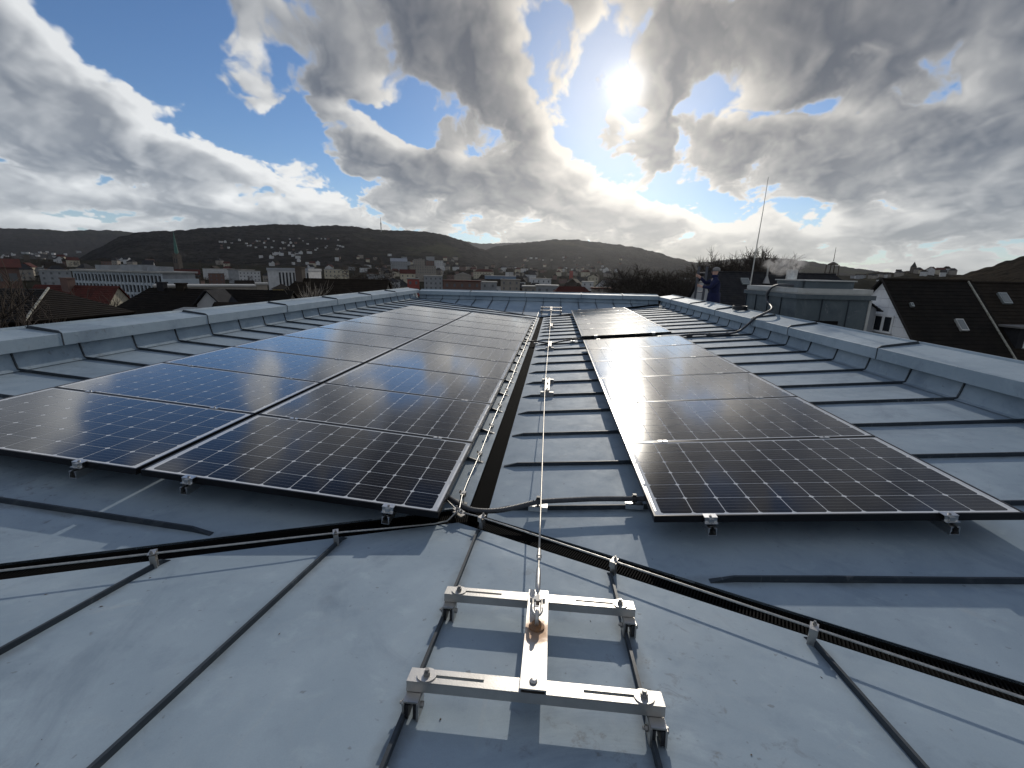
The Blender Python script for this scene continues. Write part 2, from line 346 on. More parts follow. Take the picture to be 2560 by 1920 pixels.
ZINC_N = zinc_material('zinc_near_slope', *ZC, (0, -1.495, .656)); ZINC_B = zinc_material('zinc_far_slope', *ZC, (0, -.849, .615)); ZINC_L = zinc_material('zinc_left_slope', *ZC, (1, 1.84, .6275)); ZINC_R = zinc_material('zinc_right_slope', *ZC, (1, 1.79, .632))
ZINC_CAP = zinc_material('zinc_coping', (.295, .370, .430), (.375, .455, .515), .62, .08)
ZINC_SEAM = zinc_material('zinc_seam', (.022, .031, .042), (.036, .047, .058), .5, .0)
STEEL = mat('stainless_steel', (.56, .54, .51), .44, 1.0, (.46, .445, .42), 9, amt=.5, bump=.0004, bscale=180, rvar=.2)
STEEL_D = mat('dull_steel', (.36, .355, .34), .42, .9, (.28, .27, .26), 30, rvar=.2)
RUST = mat('rusty_steel', (.34, .17, .07), .7, .3, (.20, .13, .09), 60)
ALU = mat('aluminium', (.66, .66, .65), .34, 1.0, (.55, .55, .55), 25, rvar=.15)
GALV = mat('galvanised_wire', (.50, .49, .46), .38, .9, (.36, .355, .34), 60, rvar=.2)
ROPE = mat('steel_rope', (.52, .49, .44), .45, .85, (.34, .32, .29), 300)
BLACK = mat('black_plastic', (.020, .020, .022), .42)
MESHM = mat('black_mesh', (.006, .006, .006), .85, dirt=(.012, .010, .008), dscale=9, damt=.35, spec=.05)
TROUGH = mat('gutter_bottom', (.012, .012, .012), .8, spec=.05, dirt=(.014, .012, .009), dscale=7, damt=.6)
FRAMEB = mat('black_frame', (.018, .018, .020), .30, .6)
BACKS = mat('panel_backsheet', (.62, .63, .64), .5, spec=0.0, coat=1.0, coatr=.08)
BACKS.node_tree.nodes['Principled BSDF'].inputs['Coat IOR'].default_value = 1.33
def cell_material():
    m = bpy.data.materials.new('solar_cell'); m.use_nodes = True; t = NT(m.node_tree); b = t.n['Principled BSDF']
    tc = t.n.new('ShaderNodeTexCoord'); x, y, z = t.sep(tc.outputs['Object'])
    f = t.m('FRACT', t.m('DIVIDE', t.m('ADD', y, .0785 + .0157), .0314))
    bus = t.m('LESS_THAN', t.m('ABSOLUTE', t.m('SUBTRACT', f, .5)), .028)
    fin = t.m('LESS_THAN', t.m('FRACT', t.m('DIVIDE', x, .0021)), .06)
    var = t.noise(tc.outputs['Object'], 3.0, 2, .5)
    c = t.mix(var, (.0070, .0085, .0140, 1), (.0105, .0120, .0190, 1))
    c = t.mix(t.m('MULTIPLY', fin, .35), c, (.03, .03, .034, 1)); c = t.mix(t.m('MULTIPLY', bus, .75), c, (.20, .20, .20, 1))
    t.l.new(c, b.inputs['Base Color']); b.inputs['Roughness'].default_value = .11; b.inputs['Specular IOR Level'].default_value = 0.0
    b.inputs['Coat Weight'].default_value = 1.0; b.inputs['Coat IOR'].default_value = 1.85
    lw = t.n.new('ShaderNodeLayerWeight'); lw.inputs['Blend'].default_value = .5                 # anti-reflective glass: dark from above, mirror-like at a glancing angle
    mr = t.ramp01(lw.outputs['Facing'], .50, .86, False); t.l.new(t.m('MULTIPLY_ADD', mr, .85, .15), b.inputs['Coat Weight']); t.l.new(t.m('MULTIPLY', mr, mr), b.inputs['Specular IOR Level'])
    # dust and dried drops on the glass
    g = t.n.new('ShaderNodeNewGeometry'); du = t.noise(g.outputs['Position'], 2.2, 6, .7)
    drip = t.noise(t.v('MULTIPLY', g.outputs['Position'], (2.5, 22, 2.5)), 1.0, 5, .65, .4)
    c = t.mix(t.m('MULTIPLY', t.m('ADD', t.ramp01(du, .50, .78), t.ramp01(drip, .58, .74)), .30), c, (.060, .057, .052, 1)); t.l.new(c, b.inputs['Base Color'])
    t.l.new(t.m('MULTIPLY_ADD', du, .07, .06), b.inputs['Coat Roughness'])
    MATS['solar_cell'] = m; return m
CELL = cell_material()
# ------------------------------------------------------------------ the roof the photograph was taken from: four slopes falling to an inner gutter
SL = math.tan(.0832)
def zL(x): return .0180 - SL * x
def zR(x): return .0514 + SL * x
def zN(y): return .395 - .1535 * y
def zB(y): return .040 + .165 * (y - 14.3)
XL, XR, YN, YB = -4.86, 3.86, -.16, 16.55             # feet of the four upstands
GL, GR = -.285, -.165                                 # edges of the middle gutter
hipLo = lambda x: 2.055 + .543 * (x + .998)           # sheet edges along the hip gutters: outer (side slopes) and inner (end slopes)
hipRo = lambda x: 2.186 - .551 * (x - .12)
hipLi = lambda x: 2.197 + .517 * (x + .407)
hipRi = lambda x: 2.152 - .5395 * (x + .142)
bckLo = lambda x: 14.25 - .481 * (x + .285)
bckRo = lambda x: 14.30 + .5466 * (x + .165)
bckLi = lambda x: 14.40 - .481 * (x + .285)
bckRi = lambda x: 14.45 + .5466 * (x + .165)

def clip(poly, a, b, c):                              # keep a*x + b*y <= c
    out = []
    for i in range(len(poly)):
        p, q = poly[i], poly[(i + 1) % len(poly)]; dp, dq = a * p[0] + b * p[1] - c, a * q[0] + b * q[1] - c
        if dp <= 0: out.append(p)
        if (dp < 0 < dq) or (dq < 0 < dp): t = dp / (dp - dq); out.append((p[0] + (q[0] - p[0]) * t, p[1] + (q[1] - p[1]) * t))
    return out
def below(poly, line): k = line(1) - line(0); return clip(poly, -k, 1, line(0))
def above(poly, line): k = line(1) - line(0); return clip(poly, k, -1, -line(0))

roof = thing('roof', 'grey zinc roof of four slopes falling to a sunken middle gutter', 'roof', kind='structure')
def sheet(poly, zf, M):
    if len(poly) < 3: return
    area = abs(sum(poly[i][0] * poly[(i + 1) % len(poly)][1] - poly[(i + 1) % len(poly)][0] * poly[i][1] for i in range(len(poly)))) / 2
    if area < .01: return
    if sum(poly[i][0] * poly[(i + 1) % len(poly)][1] - poly[(i + 1) % len(poly)][0] * poly[i][1] for i in range(len(poly))) < 0: poly = poly[::-1]
    m = MB(); top = [(x, y, zf(x, y)) for x, y in poly]; bot = [(x, y, z - .012) for x, y, z in top]
    m.face(top); n = len(top)
    for i in range(n): j = (i + 1) % n; m.face([bot[i], bot[j], top[j], top[i]])
    m.build('metal_sheet', M, roof)
SEAM_H, SEAM_W = .028, .010
def seam(a, b, ends=(1, 1), h=SEAM_H, par=None, name='standing_seam', taper=.07):
    """upright folded seam on the sheet, its ends laid down where it meets a gutter"""
    a = Vector(a); b = Vector(b); d = (b - a); L = d.length
    if L < .06: return
    d.normalize(); sd = Vector((d.y, -d.x, 0)).normalized() * (SEAM_W / 2); ts = [0.0]
    if ends[0]: ts.append(min(taper, L * .3))
    ts += [L * k / 6 for k in range(1, 6) if taper < L * k / 6 < L - taper]
    if ends[1]: ts.append(L - min(taper, L * .3))
    ts.append(L); m = MB(); rings = []
    for i, t in enumerate(ts):
        hh = h * (.12 if (i == 0 and ends[0]) or (i == len(ts) - 1 and ends[1]) else 1.0)
        wd = 2.6 if (i == 0 and ends[0]) or (i == len(ts) - 1 and ends[1]) else 1.0
        p = a + d * t + Vector((0, 0, rnd.uniform(-.0008, .0008))); lean = sd * rnd.uniform(-.25, .25)
        rings.append([p - sd * wd * 1.15, p - sd * wd + lean + Vector((0, 0, hh)), p + sd * wd + lean + Vector((0, 0, hh)), p + sd * wd * 1.15])
    for i in range(len(rings) - 1):
        A, B = rings[i], rings[i + 1]
        for k in range(3): m.face([A[k], B[k], B[k + 1], A[k + 1]])
    m.face(rings[0][::-1]); m.face(rings[-1])
    return m.build(name, ZINC_SEAM, par or roof)

YSL = [1.84 + .6275 * k for k in range(-3, 25)]        # seam lines of the side slopes
YSR = [1.79 + .632 * k for k in range(-3, 25)]
XSN = [-1.495 + .656 * k for k in range(-6, 10)]       # and of the end slopes
XSB = [-.849 + .615 * k for k in range(-7, 9)]
for ys, x0, x1, lo, hi, zf in ((YSL, XL, GL, hipLo, bckLo, lambda x, y: zL(x)), (YSR, GR, XR, hipRo, bckRo, lambda x, y: zR(x))):
    for a, b in zip(ys[:-1], ys[1:]):
        sheet(below(above([(x0, a), (x1, a), (x1, b), (x0, b)], lo), hi), zf, ZINC_L if x0 == XL else ZINC_R)
    for y in ys:
        xs = [x0 + (x1 - x0) * k / 400 for k in range(401)]
        ok = [x for x in xs if lo(x) + .02 < y < hi(x) - .02]
        if not ok: continue
        a, b = min(ok), max(ok)
        if zf is not None and x0 == XL: seam((a, y, zL(a)), (b - .02, y, zL(b - .02)), (a > XL + .05, 1), taper=.10)
        else: seam((a + .02, y, zR(a + .02)), (b, y, zR(b)), (1, b < XR - .05), taper=.10)
for xs, y0, y1, zf, fL, fR, keep in ((XSN, YN, 2.6, zN, hipLi, hipRi, below), (XSB, 14.3, YB, zB, bckLi, bckRi, above)):
    for a, b in zip(xs[:-1], xs[1:]):
        a, b = max(a, XL), min(b, XR)
        if a >= b: continue
        sheet(keep(keep([(a, y0), (b, y0), (b, y1), (a, y1)], fL), fR), lambda x, y, zf=zf: zf(y), ZINC_N if keep is below else ZINC_B)
    for x in xs:
        if not XL < x < XR: continue
        if keep is below: yy = min(fL(x), fR(x)) - .015; seam((x, YN, zN(YN)), (x, yy, zN(yy)), (0, 1), taper=.03, h=.021) if yy > YN + .05 else None
        else: yy = max(fL(x), fR(x)) + .015; seam((x, yy, zB(yy)), (x, YB, zB(YB)), (1, 0)) if yy < YB - .05 else None

# the gutters: dark troughs with a ribbed black leaf guard lying a little below the sheets
def gutter(outer, inner, zo, zi, bars=True):
    """outer / inner: two edge lines given as end points in plan"""
    (a0, a1), (b0, b1) = outer, inner; m = MB(); n = 24
    P = lambda p, q, t: (p[0] + (q[0] - p[0]) * t, p[1] + (q[1] - p[1]) * t)
    A = [P(a0, a1, k / n) for k in range(n + 1)]; B = [P(b0, b1, k / n) for k in range(n + 1)]
    ta = [(x, y, zo(x, y) - .002) for x, y in A]; tb = [(x, y, zi(x, y) - .002) for x, y in B]
    for k in range(n):
        la, lb, ra, rb = ta[k], ta[k + 1], tb[k], tb[k + 1]; dn = lambda p, d: (p[0], p[1], p[2] - d)
        m.face([la, lb, dn(lb, .09), dn(la, .09)]); m.face([dn(la, .09), dn(lb, .09), dn(rb, .09), dn(ra, .09)]); m.face([dn(ra, .09), dn(rb, .09), rb, ra])
    m.build('gutter_trough', TROUGH, roof)
    g = MB(); L = math.dist(a0, a1); nb = max(2, int(L / .0125)) if bars else max(2, int(L / .025))
    def pt(t, s, dz):
        p, q = P(a0, a1, t), P(b0, b1, t); x, y = p[0] + (q[0] - p[0]) * s, p[1] + (q[1] - p[1]) * s
        return Vector((x, y, (zo(*p) * (1 - s) + zi(*q) * s) + dz))
    for k in range(nb):                                # cross wires
        t = (k + .5) / nb; a, b = pt(t, .03, -.030), pt(t, .97, -.030); g.bar(a, b, .0055, .011)
    for s_ in (.04, .35, .65, .96):      # ribs lengthwise
        for k in range(n): g.bar(pt(k / n, s_, -.034), pt((k + 1) / n, s_, -.034), .006, .006)
    g.build('leaf_guard', MESHM, roof, kind='stuff')
fL_, fR_, fN_, fB_ = (lambda x, y: zL(x)), (lambda x, y: zR(x)), (lambda x, y: zN(y)), (lambda x, y: zB(y))
gutter(((GL, 2.44), (GL, 14.28)), ((GR, 2.34), (GR, 14.33)), fL_, fR_)
gutter(((GL, hipLo(GL)), (XL + .6, hipLo(XL + .6))), ((-.27, hipLi(-.27)), (XL + .64, hipLi(XL + .64))), fL_, fN_)
gutter(((GR, hipRo(GR)), (XR - .3, hipRo(XR - .3))), ((-.22, hipRi(-.22) + .02), (XR - .36, hipRi(XR - .36))), fR_, fN_)
gutter(((GL, bckLo(GL)), (XL, bckLo(XL))), ((-.235, bckLi(-.235)), (XL, bckLi(XL))), fL_, fB_, False)
gutter(((GR, bckRo(GR)), (XR, bckRo(XR))), ((-.215, bckRi(-.215)), (XR, bckRi(XR))), fR_, fB_, False)
m = MB(); m.box(XL - .2, XR + .2, YN - .2, YB + .2, -.40, -.20); m.build('roof_deck', MATS['gutter_bottom'], roof)

# ------------------------------------------------------------------ parapets: upstand trays below a folded coping
def parapet(label, foot0, foot1, out, zfoot, top_in, fascia, width, rise, joints, seams, s0=0.0):
    """foot0-foot1: line of the upstand foot; out: unit vector away from the roof"""
    a = Vector((*foot0, 0)); b = Vector((*foot1, 0)); d = (b - a); L = d.length; d.normalize(); o = Vector((*out, 0))
    t = thing('parapet', label, 'parapet')
    W = lambda s, off, z: a + d * s + o * off + Vector((0, 0, z))
    cuts = [0.0] + sorted(s for s in seams if .04 < s < L - .04) + [L]
    for s, e in zip(cuts[:-1], cuts[1:]):               # trays of the upstand, with a small cove at the foot
        m = MB(); z0 = zfoot(*W(s, 0, 0).xy); z1 = zfoot(*W(e, 0, 0).xy)
        pr = ((-.045, .004), (-.012, .016), (0, .05), (.035, top_in - fascia + .03 - max(z0, z1)))
        for (o1, h1), (o2, h2) in zip(pr[:-1], pr[1:]): m.face([W(s + .004, o1, z0 + h1), W(e - .004, o1, z1 + h1), W(e - .004, o2, z1 + h2), W(s + .004, o2, z0 + h2)])
        m.build('upstand_sheet', ZINC, t)
    for s in cuts[1:-1]:                                # their folds
        m = MB(); z0 = zfoot(*W(s, 0, 0).xy)
        p = [W(s, -.022, z0 + .0), W(s, -.020, z0 + .027), W(s, -.014, z0 + .05), W(s, -.004, z0 + .09), W(s, .014, top_in - fascia + .01), W(s, .04, top_in - fascia + .01), W(s, .0, z0 + .03)]
        w_ = d * .006; q = [x + w_ for x in p]; p = [x - w_ for x in p]; n = len(p)
        m.face(p); m.face(q[::-1])
        for i in range(n): m.face([p[i], q[i], q[(i + 1) % n], p[(i + 1) % n]])
        m.build('upstand_seam', ZINC_SEAM, t)
    ii = -.06                                           # inner edge of the coping stands in over the foot
    cs = [s0] + [s for s in joints if s0 < s < L] + [L]
    for s, e in zip(cs[:-1], cs[1:]):
        m = MB(); g = .003
        dz = rnd.uniform(-.002, .002)
        prof = [(ii + .012, top_in - fascia - .004), (ii, top_in - fascia), (ii, top_in - .004), (ii + .006, top_in), (width + ii - .02, top_in + rise), (width + ii - .012, top_in + rise + .022), (width + ii + .012, top_in + rise + .022), (width + ii + .02, top_in + rise - .11)]
        for (o1, h1), (o2, h2) in zip(prof[:-1], prof[1:]): m.face([W(s + g, o1, h1 + dz), W(e - g, o1, h1 + dz), W(e - g, o2, h2 + dz), W(s + g, o2, h2 + dz)])
        m.build('coping_sheet', ZINC_CAP, t)
    for s in cs[1:-1]:                                  # raised joint between two lengths of coping
        m = MB()
        p = [W(s, ii - .004, top_in - fascia), W(s, ii - .004, top_in + .002), W(s, ii + .03, top_in + .028), W(s, width + ii - .04, top_in + rise + .03), W(s, width + ii - .02, top_in + rise), W(s, ii + .01, top_in - .004), W(s, ii + .006, top_in - fascia)]
        w_ = d * .006; q = [x + w_ for x in p]; p = [x - w_ for x in p]; n = len(p)
        m.face(p); m.face(q[::-1])
        for i in range(n): m.face([p[i], q[i], q[(i + 1) % n], p[(i + 1) % n]])
        m.build('coping_joint', ZINC_SEAM, t)
    m = MB(); p0, p1 = W(s0, .10, 0), W(L, .10, 0); q0, q1 = W(s0, width + ii - .03, 0), W(L, width + ii - .03, 0)
    hi = top_in - .03
    m.hexa([(*p0.xy, -.3), (*p1.xy, -.3), (*q1.xy, -.3), (*q0.xy, -.3), (*p0.xy, hi), (*p1.xy, hi), (*q1.xy, hi), (*q0.xy, hi)])
    m.build('wall_core', MATS['gutter_bottom'], t)
    return t
parapet('grey zinc parapet with sloping coping along the side where the town shows', (XL, YN), (XL, YB), (-1, 0), lambda x, y: zL(XL), .730, .122, .40, .04, [y - YN for y in (.13, 2.13, 4.13, 6.12, 8.12, 10.14, 12.12, 14.08)], [y - YN for y in YSL])
parapet('grey zinc parapet with sloping coping beside the metal chimney cover', (XR, YN), (XR, YB), (1, 0), lambda x, y: zR(XR), .675, .125, .44, .06, [y - YN for y in (1.38, 3.38, 5.38, 7.40, 8.77, 10.75, 12.8, 14.85)], [y - YN for y in YSR])
parapet('low zinc parapet closing the far end of the roof', (XL + .06, YB), (XR - .06, YB), (0, 1), lambda x, y: zB(YB), .690, .135, .36, .03, [x - XL - .06 for x in (-2.9, -.9, 1.1, 2.55)], [x - XL - .06 for x in XSB])
parapet('zinc parapet behind the place where the photographer stands', (XR - .06, YN), (XL + .06, YN), (0, -1), lambda x, y: zN(YN), .70, .125, .40, .04, [2, 4, 6, 8], [XR - .06 - x for x in XSN])
PLASTER = mat('white_plaster', (.62, .62, .60), .85, col2=(.55, .55, .53), scale=2.0, bump=.004, bscale=60)
m = MB(); m.box(XL - .34, XR + .36, YN - .34, YB + .32, -9.4, -.25)
m.build('building', PLASTER, None, label='white plastered building under the zinc roof', cat='building')
# ------------------------------------------------------------------ solar panels
PW, PD, PITCH, GAP_C = 1.658, 1.000, 1.012, .015
ANG = .0832
CP = .158; MX = (PW - 10 * CP) / 2; MY = (PD - 6 * CP) / 2
def octagon(h, c): return [(-h + c, -h), (h - c, -h), (h, -h + c), (h, h - c), (h - c, h), (-h + c, h), (-h, h - c), (-h, -h + c)]
def cell_faces(m, cx, cy):
    o = octagon(.0767, .0105); top = [(cx + x, cy + y, -.0020) for x, y in o]; bot = [(cx + x, cy + y, -.0036) for x, y in o]
    m.face(top)
    for i in range(8): j = (i + 1) % 8; m.face([bot[i], bot[j], top[j], top[i]])
m = MB(); cell_faces(m, 0, 0); CELL_ME = m.mesh('cell', CELL)
m = MB()
for i in range(10):
    for j in range(6): cell_faces(m, MX + CP * (i + .5), MY + CP * (j + .5))
CELLS_ME = m.mesh('cells', CELL)
m = MB(); m.box(.004, PW - .004, .004, PD - .004, -.010, -.0026); BACK_ME = m.mesh('backsheet', BACKS)
m = MB(); f_ = .009
for (x0, x1, y0, y1) in ((0, PW, 0, f_), (0, PW, PD - f_, PD), (0, f_, f_ + .0005, PD - f_ - .0005), (PW - f_, PW, f_ + .0005, PD - f_ - .0005)): m.box(x0, x1, y0, y1, -.036, 0.0)
m.box(.012, PW - .012, .012, PD - .012, -.014, -.0105)
FRAME_ME = m.mesh('frame', FRAMEB)
m = MB(); m.box(0, .008, 0, .27, -.0025, -.0016)                       # bright solder ribbons across the short ends
RIB_ME = m.mesh('ribbon', mat('solder_ribbon', (.72, .72, .71), .35, .6, coat=1.0, coatr=.16))
ORD = ['first', 'second', 'third', 'fourth', 'fifth', 'sixth', 'seventh', 'eighth', 'ninth', 'tenth']
def panel(origin, ang, label, group, split):
    t = obj('solar_panel', None, None, label, 'solar panel', group, None, origin, (0, ang, 0))
    obj('frame', FRAME_ME, t); obj('backsheet', BACK_ME, t); 
    for x in (f_ + .004, PW - f_ - .012):
        for k in range(3): obj('ribbon', RIB_ME, t, loc=(x, .05 + .31 * k, 0)) if split else None
    if split:
        for i in range(10):
            for j in range(6): obj('cell', CELL_ME, t, loc=(MX + CP * (i + .5), MY + CP * (j + .5), 0))
    else: obj('cells', CELLS_ME, t, kind='stuff')
    return t
CA, SA = cos(ANG), sin(ANG)
Y0 = 2.084
def Ltop(d): return (-.3834 - d * CA, .200 + d * SA)                            # x, z at d metres up the left slope from the inner panel edge
def Rtop(d): return (.7119 + d * CA, .2608 + d * SA)
for i in range(10):
    for c in (0, 1):
        x, z = Ltop((c + 1) * PW + c * .03)
        col = ('inner column next to the gutter', 'outer column next to the parapet')[c]
        panel((x, Y0 + i * PITCH, z), ANG, f'solar panel in the {ORD[i]} row of the two-column array, {col}', 'solar panels of the two-column array', i < 3)
for i in range(6):
    x, z = Rtop(0); panel((x, Y0 + i * PITCH, z), -ANG, f'solar panel in the {ORD[i]} row of the single-column array beside the safety rope', 'solar panels of the front single-column array', i < 3)
Y2 = Y0 + 6 * PITCH + .5116
for i in range(6):
    x, z = Rtop(0); panel((x, Y2 + i * PITCH, z), -ANG, f'solar panel in the {ORD[i]} row of the small array beyond the cable gap', 'solar panels of the array beyond the cable gap', False)

# mounting rails with their clamps
def rail(side, dd, y0, n, label):
    top = Ltop if side < 0 else Rtop; x, z = top(dd); ang = ANG if side < 0 else -ANG
    t = obj('mounting_rail', None, None, label, 'rail', 'rails under the solar panels', None, (x, y0, z), (0, ang, 0))
    a, b = -.055, n * PITCH + .04
    m = MB()
    m.box(-.020, .020, a, b, -.078, -.075); m.box(-.020, -.0172, a, b, -.0748, -.0372); m.box(.0172, .020, a, b, -.0748, -.0372)
    m.box(-.0170, -.008, a, b, -.0400, -.0372); m.box(.008, .0170, a, b, -.0400, -.0372); m.box(-.0170, .0170, a + .05, b - .05, -.060, -.0575)
    m.box(-.0170, -.0140, a, b, -.060, -.0402); m.box(.0140, .0170, a, b, -.060, -.0402)
    m.build('rail_profile', ALU, t)
    for k in range(n + 1):
        y = k * PITCH - .006 if 0 < k < n else (-.012 if k == 0 else n * PITCH + .001)
        m = MB(); m.cur = 0
        if 0 < k < n: m.box(-.030, .030, y - .016, y + .016, .0012, .0046); m.box(-.008, .008, y - .004, y + .004, -.036, .0010)
        else:
            s = -1 if k == 0 else 1
            m.hexa([(-.031, y - .014, .0012), (.031, y - .014, .0012), (.031, y + .022, .0012), (-.031, y + .022, .0012), (-.031, y - .014, .0046), (.031, y - .014, .0046), (.031, y + .022, .0046), (-.031, y + .022, .0046)] if s < 0 else
                   [(-.031, y - .022, .0012), (.031, y - .022, .0012), (.031, y + .014, .0012), (-.031, y + .014, .0012), (-.031, y - .022, .0046), (.031, y - .022, .0046), (.031, y + .014, .0046), (-.031, y + .014, .0046)])
            yy = y - .012 if s < 0 else y + .012
            m.box(-.029, .029, yy - .0018, yy + .0018, -.022, .0010); m.box(-.031, .031, yy - .014, yy + .010, -.026, -.0222); m.box(-.012, .012, yy - .010, yy - .002, -.0215, -.002)
        cl = m.build('panel_clamp', ALU, t)
        b_ = MB(); b_.lathe((0, y if 0 < k < n else y - .001, .0047), [(.0065, 0), (.0065, .004), (.003, .004), (.003, .0022)], 8)
        b_.build('bolt', STEEL_D, cl)
        if not 0 < k < n: b_ = MB(); b_.lathe((0, y - .004, -.040), [(.003, 0), (.003, .016)], 6); b_.build('threaded_rod', STEEL_D, cl)
    ys = YSL if side < 0 else YSR
    for q in [v for v in ys if y0 - .02 < v < y0 + n * PITCH][::2]:
        m = MB(); m.box(-.024, .024, q - y0 - .018, q - y0 + .018, -.146, -.0785); m.build('seam_clamp', STEEL_D, t)
    return t
# distance of each rail from the inner panel edge
rail(-1, .262, Y0, 10, 'mounting rail under the inner panel column, nearest the gutter')
rail(-1, 1.370, Y0, 10, 'mounting rail under the inner panel column, on the parapet side')
rail(-1, PW + .03 + .320, Y0, 10, 'mounting rail under the outer panel column, on the gutter side')
rail(-1, PW + .03 + 1.345, Y0, 10, 'mounting rail under the outer panel column, nearest the parapet')
rail(1, .264, Y0, 6, 'mounting rail under the single panel column, on the rope side')
rail(1, 1.329, Y0, 6, 'mounting rail under the single panel column, away from the rope')
rail(1, .264, Y2, 6, 'mounting rail of the small array beyond the gap, on the rope side')
rail(1, 1.329, Y2, 6, 'mounting rail of the small array beyond the gap, away from the rope')
# ------------------------------------------------------------------ lightning conductors: round wire held by a clamp on each seam end
def conductor(label, pts, r, clamps, smooth_n=1):
    t = thing('lightning_conductor', label, 'wire', loc=pts[0]); o = Vector(pts[0])
    P = [Vector(p) - o for p in pts]
    for _ in range(smooth_n):                           # round off the bends
        q = [P[0]]
        for a, b in zip(P[:-1], P[1:]): q += [a * .8 + b * .2, a * .2 + b * .8]
        P = q + [P[-1]]
    MB().tube(P, r, 8).build('wire', GALV, t, smooth=True)
    for c, dirv in clamps:
        c = Vector(c) - o; d = Vector(dirv).normalized(); ang = math.atan2(d.y, d.x)
        k = obj('wire_clamp', CLAMP_ME, t, loc=c, rot=(0, 0, ang)); obj('bolt', CBOLT_ME, k)
    return t
m = MB()                                                # block gripping the seam, saddle and cover plate; origin on the wire's axis
m.box(-.011, .011, -.013, .013, -.030, -.0065); m.box(-.013, .013, -.021, .021, .0048, .0078); m.box(-.013, .013, -.021, -.0165, -.020, .0046); m.box(-.012, .012, .006, .010, -.066, -.0302); m.box(-.012, .012, -.010, -.006, -.066, -.0302)
CLAMP_ME = m.mesh('wire_clamp', STEEL)
m = MB(); m.lathe((0, .012, .0079), [(.0075, 0), (.0075, .006), (.004, .006), (.004, .013)], 6)
CBOLT_ME = m.mesh('bolt', STEEL_D)
HX, HY = -.315, 2.265                                    # where the three wires meet
wz = lambda x: zL(x) + .070
pts = [(HX + .005, HY - .02, .118)] + [(-.334 + .004 * sin(k * 1.7), y, wz(-.334) - .004 * (k % 2)) for k, y in enumerate([y for y in YSL if 2.4 < y < 14.2])] + [(-.34, 14.75, .17)]
conductor('bright lightning conductor wire running beside the middle gutter', pts, .0045, [((-.334, y, wz(-.334)), (0, 1, 0)) for y in YSL if 2.4 < y < 14.2])
ptsl = [(HX, HY + .02, .112), (HX - .02, HY - .03, .105), (HX - .06, HY - .07, .075), (-.62, 2.02, .130)] + [(x, 1.90 + (x + .79) * .49, zN(1.90 + (x + .79) * .49) + .068) for x in (-.84, -1.495, -2.15, -2.81, -3.4)]
conductor('lightning conductor wire following the hip gutter towards the panel side', ptsl, .0045, [((x, 1.90 + (x + .79) * .49, zN(1.90 + (x + .79) * .49) + .068), (-1, -.49, 0)) for x in (-.84, -1.495, -2.15)])
ptsr = [(HX - .09, HY + .10, .115), (HX, HY, .106)] + [(x, 2.185 - (x + .16) * .60, zN(2.185 - (x + .16) * .60) + .066) for x in (-.17, .486, 1.12, 1.78, 2.4)]
conductor('lightning conductor wire crossing the hip gutter under the safety rope', ptsr, .0045, [((x, 2.185 - (x + .16) * .60, zN(2.185 - (x + .16) * .60) + .066), (1, -.6, 0)) for x in (-.17, .486, 1.12, 1.78)])
t = thing('wire_connector', 'steel cross connector joining the lightning wires at the gutter junction', 'connector', (HX, HY, .106))
m = MB(); m.bar((-.03, .022, -.018), (.03, -.022, -.018), .034, .008); m.bar((-.028, .024, .006), (.03, -.022, .006), .030, .004); m.build('plate', STEEL, t)
m = MB(); m.lathe((-.012, .012, .0102), [(.008, 0), (.008, .007), (.0045, .007), (.0045, .020)], 6); m.build('bolt', STEEL_D, t)
m = MB(); m.lathe((.018, -.01, .0102), [(.008, 0), (.008, .006), (.004, .006), (.004, .012)], 6); m.build('bolt', STEEL_D, t)

